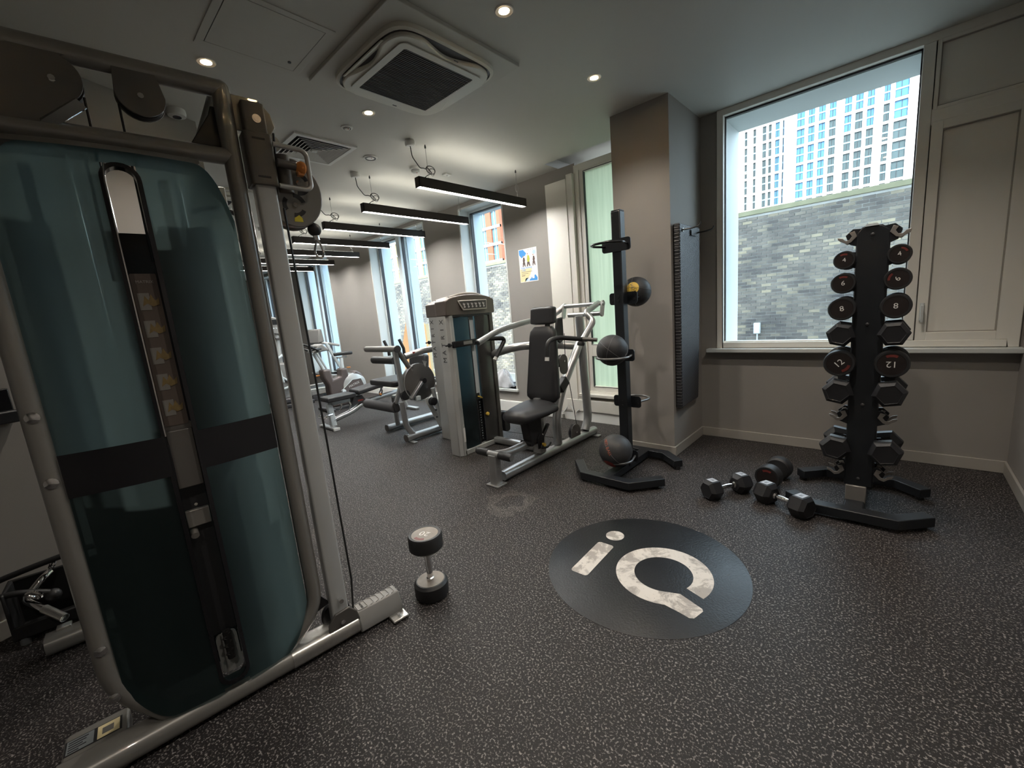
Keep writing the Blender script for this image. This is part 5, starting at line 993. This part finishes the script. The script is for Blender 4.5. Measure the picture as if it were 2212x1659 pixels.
# ================================================================== dumbbells
def round_db(name, label, D, hw, L, num, loc, axis='y', rot=0, group=None, stand=False, stripe=True, srot=None):
    """round-headed dumbbell, local axis y (or z when standing), origin at its centre line"""
    t = thing(name, label, 'dumbbell', (0, 0, 0), group=group); R = D/2; ax = V((0, 0, 1)) if stand else V((0, 1, 0)); e1 = V((1, 0, 0)); e2 = ax.cross(e1)
    h = L/2
    for s in (-1, 1):
        prof = [(R*.3, h-hw), (R*.86, h-hw), (R, h-hw+.012), (R, h-.014), (R*.93, h-.003), (R*.80, h-.003), (R*.79, h-.005), (0, h-.005)]
        q = MB(); q.lathe([(r, z*1) for r, z in prof], (0, 0, 0), ax*s, 36); hd = part('head', q, 'rubber', t)
        q = MB(); q.lathe([(0, h-.0048), (R*.78, h-.0048), (R*.78, h-.0040), (0, h-.0040)], (0, 0, 0), ax*s, 32); part('end_cap', q, 'cap_brown' if not stand else 'cap_worn', hd)
        q = MB(); q.lathe([(R*.55, h-hw-.0005), (R*.80, h-hw-.001), (R*.80, h-hw+.002)], (0, 0, 0), ax*s, 32); part('inner_ring', q, 'cap_worn' if stand else 'rubber', hd, fix=False)
        xa = e1*s if not stand else e1
        M = frame(ax*s*(h-.0036), e1*(1 if not stand else 1)*(1 if s < 0 or stand else -1), (e2*(1) if not stand else e2*s) if not stand else ax.cross(e1)*s)
        # readable frame: x to the right, y up when looking at the end
        n_ = ax*s; yv = V((0, 0, 1)) if not stand else V((0, 1, 0)); xv = yv.cross(n_)
        M = frame(n_*(h-.0038), xv, yv) @ Matrix.Rotation(rot, 4, 'Z')
        if num: text('number', num, R*.62, MT['white_print'], hd, M, extrude=.0004, sx=1.05)
        if stripe:
            q = MB(); arc_ = [math.radians(60+60*k/8) for k in range(9)]
            q.prism([(R*.70*math.cos(a), R*.70*math.sin(a)) for a in arc_]+[(R*.52*math.cos(a), R*.52*math.sin(a)) for a in reversed(arc_)], (0, 0, 0), (1, 0, 0), (0, 1, 0), (0, 0, .0005)); M2 = frame(n_*(h-.0038), xv, yv) @ Matrix.Rotation(rot if srot is None else srot, 4, 'Z'); q.v = [M2 @ p for p in q.v]; part('brand_stripe', q, 'stripe_dim', hd)
    q = MB(); q.lathe([(.019, -(h-hw)), (.019, -(h-hw)+.012), (.0145, -(h-hw)+.016), (.0165, 0), (.0145, (h-hw)-.016), (.019, (h-hw)-.012), (.019, h-hw)], (0, 0, 0), ax, 18); part('handle', q, 'chrome', t)
    t.location = loc; return t
def hex_db(label, D, hw, L, loc, rz=0, group=None, num='', tilt=0, plate=True):
    """hexagonal dumbbell along local y, lying on a flat"""
    t = thing('hex_dumbbell', label, 'dumbbell', (0, 0, 0), group=group); R = D/2/math.cos(PI/6); h = L/2
    for s in (-1, 1):
        def hexa(r): return [(r*math.cos(PI/6+PI/3*k+PI/6), r*math.sin(PI/6+PI/3*k+PI/6)) for k in range(6)]
        q = MB(); levels = [(R*.62, h-hw-.004), (R*.98, h-hw+.02), (R, h-hw*.5), (R*.98, h-.022), (R*.72, h+.002), (R*.70, h-.001)]
        vs = []
        for r, y in levels: vs += [(a, s*y, b) for a, b in hexa(r)]
        q.add(vs, [(k*6+i, k*6+(i+1) % 6, (k+1)*6+(i+1) % 6, (k+1)*6+i) for k in range(5) for i in range(6)]+[tuple(range(6)), tuple(30+i for i in range(6))]); hd = part('head', q, 'rubber_hex', t, .004, ang=20)
        if plate:
            z = D/2*.985; y = s*(h-hw*.5); q = MB(); q.box((-D*.21, y-hw*.24, z), (D*.21, y+hw*.24, z+.0035)); pl_ = part('label_plate', q, 'label_grey', hd, .001)
            q = MB(); fr_rect(q, -D*.24, D*.24, 0, 1, .0, 0, 0) if False else None
            if num: text('number', num, hw*.26, MT['dark_print'], pl_, frame((0, y, z+.0036), (1, 0, 0), (0, 1, 0)), extrude=.0003)
    q = MB(); k = h-hw; q.lathe([(.017, -k), (.020, -k+.008), (.013, -k+.016), (.0165, 0), (.013, k-.016), (.020, k-.008), (.017, k)], (0, 0, 0), (0, 1, 0), 18); part('handle', q, 'chrome', t)
    t.matrix_basis = Matrix.Translation(V(loc)) @ Matrix.Rotation(rz, 4, 'Z') @ Matrix.Rotation(tilt, 4, 'Y'); return t
round_db('round_dumbbell', 'round dumbbell marked 20 standing on end beside cable machine foot', .165, .082, .33, '20', (-1.630, 1.04, .166), stand=True, rot=math.radians(200))
for o in []: pass
def grip(p0, p1): return (V(p0)+V(p1))/2
def axis_rz(d): return math.atan2(-d[0], d[1])
# three on the floor near the dumbbell tower
def floor_hex(label, a, b, D, hw, num):
    a = V(a); b = V(b); d = (b-a); L = d.length+hw
    return hex_db(label, D, hw, L, ((a.x+b.x)/2, (a.y+b.y)/2, D/2), axis_rz(d), num=num, group='dumbbells lying on the floor')
floor_hex('black hex dumbbell on floor left of the round one', (-.845, 2.775), (-.72, 2.97), .128, .10, '18')
floor_hex('black hex dumbbell on floor against the dumbbell tower foot', (-.555, 2.895), (-.355, 2.795), .132, .105, '18')
r3 = round_db('round_dumbbell', 'round dumbbell with reddish caps lying on floor behind hex ones', .16, .085, .28, '', (-.575, 3.235, .08), group='dumbbells lying on the floor'); r3.rotation_euler.z = math.radians(-8)

# ================================================================== dumbbell tower rack
RX, RY = -.124, 3.07
DR = thing('dumbbell_rack', 'black vertical dumbbell tower in front of the big window', 'rack', (RX, RY, 0), world=True)
def dr(n, mb, m, bev=0, par=None, **k): return part(n, mb, m, par or DR, bev, **k)
q = MB(); q.prism([(-.066, .16), (.066, .16), (.070, 1.60), (.035, 1.63), (-.045, 1.632), (-.070, 1.60)], (RX+.012, RY-.05, 0), (1, 0, 0), (0, 0, 1), (0, .10, 0)); dr('upright', q, 'black_powder', .008)
rows = [1.585, 1.465, 1.342, 1.204, 1.06, .90, .737, .585, .403, .25]
for z in rows:
    for s in (-1, 1):
        for yy in (RY-.050, RY+.036):
            q = MB(); q.prism([(.04*s, z+.035), (.085*s, z+.040), (.115*s, z+.01), (.10*s, z-.035), (.04*s, z-.06)], (RX+.012, yy+.002, 0), (1, 0, 0), (0, 0, 1), (0, .012, 0)); wg = dr('wing', q, 'black_powder')
            J = [(.078*s, z+.030), (.100*s, z+.022), (.088*s, z+.004), (.098*s, z-.014), (.114*s, z-.016), (.128*s, z-.002), (.150*s, z+.004), (.146*s, z-.010), (.128*s, z-.020), (.112*s, z-.034), (.090*s, z-.028), (.066*s, z)]
            q = MB(); q.prism(J, (RX+.012, yy-.006, 0), (1, 0, 0), (0, 0, 1), (0, .008, 0)); dr('hook', q, 'hook_steel', .0015, wg)
mat_h = None
for z in (1.585, 1.11, .655, .21): dr('bolt', MB().lathe([(.009, 0), (.009, .003), (.005, .006), (0, .0065)], (RX+.01, RY-.05, z), (0, -1, 0), 10), 'dark_plastic')
dr('maker_tag', MB().prism([(-.03, 1.628), (.03, 1.628), (.022, 1.640), (-.022, 1.640)], (RX+.005, RY-.055, 0), (1, 0, 0), (0, 0, 1), (0, .01, 0)), 'frame_cool')
q = MB(); q.box((RX-.045, RY-.06, .06), (RX+.05, RY+.05, .165)); dr('foot_bracket', q, 'hook_steel', .004)
dr('spine_beam', MB().box((RX-.045, RY-.18, .022), (RX+.045, RY+.18, .075)), 'black_powder', .006)
def foot_beam(pts, name='foot_beam'):
    q = MB(); w_ = .036; n = len(pts); L_ = []; R_ = []
    for i, p in enumerate(pts):
        p = V((*p, 0)); d = V((*pts[min(i+1, n-1)], 0))-V((*pts[max(i-1, 0)], 0)); d.normalize(); nn = V((-d.y, d.x, 0))
        k = 1/max(.6, abs((V((*pts[min(i+1, n-1)], 0))-V((*pts[max(i-1 if i == n-1 else i, 0)], 0))).normalized().dot(d))) if 0 < i < n-1 else 1
        L_.append(p+nn*w_*k); R_.append(p-nn*w_*k)
    poly = [(p.x, p.y) for p in L_]+[(p.x, p.y) for p in reversed(R_)]
    q.prism(poly, (0, 0, .022), (1, 0, 0), (0, 1, 0), (0, 0, .055)); return q
dr('foot_beam', foot_beam([(RX-.315, RY-.09), (RX-.185, RY-.195), (RX+.185, RY-.195), (RX+.315, RY-.07)]), 'black_powder', .004)
dr('foot_beam', foot_beam([(RX-.315, RY+.30), (RX-.185, RY+.42), (RX+.185, RY+.42), (RX+.315, RY+.30)]), 'black_powder', .004)
dr('spine_beam', MB().box((RX-.04, RY+.15, .022), (RX+.04, RY+.42, .072)), 'black_powder', .004)
for x, y in ((-.30, -.10), (.29, -.09), (-.30, .32), (.29, .32)): dr('levelling_foot', MB().cyl((RX+x, RY+y, 0), (RX+x, RY+y, .024), .022, 12), 'rubber')
XL, XRR = -.223, -.003
def rk(D, z): return z+.0
spec = [(1.465, .098, 'r', '4'), (1.342, .112, 'r', '6'), (1.204, .128, 'r', '8'), (1.06, .120, 'h', ''), (.90, .148, 'r', '12'), (.737, .132, 'h', ''), (.403, .135, 'h', '')]
nm = {'4': 'smallest round dumbbell marked 4', '6': 'round dumbbell marked 6', '8': 'round dumbbell with plain dark caps marked 8', '12': 'large round dumbbell marked 12'}
hexn = {1.06: 'hex dumbbell racked just under the 8s', .737: 'hex dumbbell racked just under the 12s', .403: 'lowest racked hex dumbbell, between empty hooks'}
ROT = {'4d': (.1, .1), '4c': (.2, -.7), '6d': (0, 0), '6c': (.9, 1.2), '8d': (.2, 0), '8c': (0, 0), '12d': (.75, -2.3), '12c': (PI, 0)}
for z, D, k, n in spec:
    for s, X in (('door', XL), ('casement', XRR)):
        side = 'on the side towards the ball rack' if s == 'door' else 'on the side towards the right wall'
        if k == 'r': round_db('round_dumbbell', nm[n]+' '+side, D, .058, .245, n, (X, RY+.0, z), rot=ROT[n+s[0]][0], srot=ROT[n+s[0]][1], stripe=n != '8', group='dumbbells on the tower rack')
        else: hex_db(hexn[z]+' '+side, D, .085, .285, (X, RY, z+.0), group='dumbbells on the tower rack', tilt=random.uniform(-.12, .12)+(.2 if s == 'door' else -.1), plate=False)

# ================================================================== medicine ball rack
BX, BY = -1.543, 2.94
BR = thing('ball_rack', 'tall black medicine ball rack with wire rings by the column', 'rack', (BX, BY, 0), world=True)
def br(n, mb, m, bev=0, par=None, **k): return part(n, mb, m, par or BR, bev, **k)
br('post', MB().box((BX-.037, BY-.038, .09), (BX+.037, BY+.038, 1.995)), 'black_powder', .007); br('post_cap', MB().box((BX-.034, BY-.035, 1.993), (BX+.034, BY+.035, 2.003)), 'black', .003)
for z in (1.90, 1.86): br('post_hole', MB().cyl((BX, BY-.0385, z), (BX, BY-.0375, z), .006, 8), 'black')
rings = [(1.755, -1), (1.37, 1), (.945, -1), (.565, 1), (.150, -1)]
for z, s in rings:
    y0 = BY+s*.040
    q = MB(); q.prism(rrect(BX-.115, BX+.115, z-.045, z+.045, .02), (0, y0-.003, 0), (1, 0, 0), (0, 0, 1), (0, .006, 0)); pl_ = br('ring_plate', q, 'black_powder')
    pts = [(BX-.09, y0, z-.0)]+[(BX+.118*math.cos(a), y0+s*.120+s*.112*math.sin(a), z) for a in [PI-(-.35)-(PI+.7)*k/12 for k in range(13)]]+[(BX+.09, y0, z)]
    q = MB(); q.tube(pts, .0085, 10); br('ball_ring', q, 'black_gloss' if z > 1 else 'ring_grey', 0, pl_)
    for dx in (-.09, .09): br('plate_bolt', MB().cyl((BX+dx, y0-s*.0-.006, z-.012), (BX+dx, y0+.006, z-.012), .008, 8), 'black', 0, pl_)
    if s > 0:
        for dz in (.016, -.016): br('plate_bolt', MB().cyl((BX, BY-.038, z+dz), (BX, BY-.044, z+dz), .009, 10), 'black', 0, pl_)
br('foot_beam', foot_beam([(BX-.36, BY-.15), (BX-.19, BY-.345), (BX+.19, BY-.345), (BX+.36, BY-.16)]), 'black_powder', .004)
br('foot_beam', foot_beam([(BX-.36, BY+.19), (BX-.17, BY+.345), (BX+.17, BY+.345), (BX+.335, BY+.20)]), 'black_powder', .004)
br('spine_beam', MB().box((BX-.04, BY-.335, .024), (BX+.04, BY+.335, .078)), 'black_powder', .004); br('post_socket', MB().box((BX-.05, BY-.05, .06), (BX+.05, BY+.05, .17)), 'black_powder', .005)
for x, y in ((-.34, -.17), (.31, -.19), (.12, -.34), (-.34, .21), (.32, .21)): br('levelling_foot', MB().cyl((BX+x, BY+y, 0), (BX+x, BY+y, .026), .024, 12), 'rubber')
for k in range(6): br('beam_hole', MB().cyl((BX-.15+.045*k, BY-.382, .05), (BX-.15+.045*k, BY-.380, .05), .005, 8), 'black')
def med_ball(label, c, r, mcol, seams, spots=(), letters=None):
    t = thing('medicine_ball', label, 'medicine ball', (c[0], c[1], c[2]-r), group='medicine balls on the rack'); C0 = V((0, 0, r))
    part('ball', MB().ball(C0, r, 40, 24), mcol, t)
    for ax in seams:
        ax = V(ax).normalized(); a = ax.orthogonal().normalized(); b = ax.cross(a)
        q = MB(); q.tube([C0+(a*math.cos(2*PI*k/48)+b*math.sin(2*PI*k/48))*(r*1.0005) for k in range(48)], .0016, 5, closed=True); part('seam', q, 'seam_grey', t)
    for d, rad, m in spots:
        d = V(d).normalized(); q = MB(); ang = rad/r; q.lathe([(0, r*1.004)]+[(r*1.004*math.sin(ang*k/4), r*1.004*math.cos(ang*k/4)) for k in range(1, 5)], C0, d, 24); part('spot', q, m, t, fix=False)
    if letters:
        for body, size, d, upv_, m in letters:
            d = V(d).normalized(); y_ = (V(upv_)-d*d.dot(V(upv_))).normalized(); x_ = y_.cross(d)
            text('lettering', body, size, MT[m], t, frame(C0+d*r, x_, y_), extrude=.0002, warp=lambda co, C0=C0, r=r: C0+(co-C0).normalized()*r*1.006)
    return t
med_ball('black medicine ball with round yellow label on second ring', (BX+.045, BY+.165, 1.412), .113, 'ball_black', ((1, .2, .1), (0, .3, 1)), (((.20, -.93, .26), .047, 'yellow'),), (('7/KG', .036, (.20, -.93, .26), (.8, .3, 1), 'dark_print'),))
med_ball('plain black medicine ball on the middle ring', (BX, BY-.165, .998), .115, 'ball_black', ((.6, .3, .8), (.2, -.7, .7), (1, .2, -.3)), (((-.55, -1, -.05), .042, 'ball_grey'),))
med_ball('dark grey medicine ball with orange lettering on lowest ring', (BX, BY-.178, .222), .126, 'ball_grey', ((.75, .2, .6),), (((-.1, -.7, -.72), .05, 'red_print'), ((.55, .3, .5), .001, 'ball_grey')), (('MED BALL', .036, (-.10, -.86, .48), (.8, .25, .45), 'orange_print'),))

# ================================================================== hanging exercise mats
HM = thing('exercise_mat', 'black textured exercise mat hanging on column side from hooks', 'exercise mat', (-1.30, 3.68, .42), world=True)
def mat_fn(u, v, off=0):
    y = 3.455+.46*u; z = .415+1.50*v; b = .012*math.sin(PI*u)+.035*(1-v)**2*u
    return V((-1.345+.058-b*.6+off, y, z))
q = MB(); NU, NV = 12, 20; fr_ = []; out = rrect(0, 1, 0, 1, .05)
def shape(u, v): # round the corners
    e = .07; cu_ = max(0, e*2-min(u, 1-u)*1)/(e*2); 
    return v
F = lambda u, v: mat_fn(u, max(0, min(1, v)))
pts_f = [F(i/NU, .0+1.0*j/NV) for j in range(NV+1) for i in range(NU+1)]
pts_b = [V((-1.343, p.y, p.z)) for p in pts_f]; n = len(pts_f); fs = [(j*(NU+1)+i, j*(NU+1)+i+1, (j+1)*(NU+1)+i+1, (j+1)*(NU+1)+i) for j in range(NV) for i in range(NU)]
fs2 = [tuple(n+a for a in reversed(f)) for f in fs]; bo = [i for i in range(NU+1)]+[j*(NU+1)+NU for j in range(1, NV+1)]+[NV*(NU+1)+i for i in range(NU-1, -1, -1)]+[j*(NU+1) for j in range(NV-1, 0, -1)]
q.add(pts_f+pts_b, fs+fs2+[(bo[i], n+bo[i], n+bo[(i+1) % len(bo)], bo[(i+1) % len(bo)]) for i in range(len(bo))]); part('mat', q, 'mat_weave', HM, .014, seg=3)
part('maker_patch', MB().box((-1.2835, 3.70, 1.835), (-1.2825, 3.84, 1.885)), 'black', HM)
for y in (3.52, 3.84):
    q = MB(); q.tube([(-1.343, y, 1.865), (-1.22, y, 1.865), (-1.17, y+.02, 1.875), (-1.155, y+.02, 1.90)], .006, 8, fil=.02); part('hook', q, 'black', HM); part('eyelet', MB().lathe([(.008, 0), (.015, 0), (.015, .004), (.008, .004), (.008, 0)], (-1.287, y, 1.865), (1, 0, 0), 16), 'chrome', HM)

for o in list(bpy.data.objects):
    if '_w' in o: del o['_w']
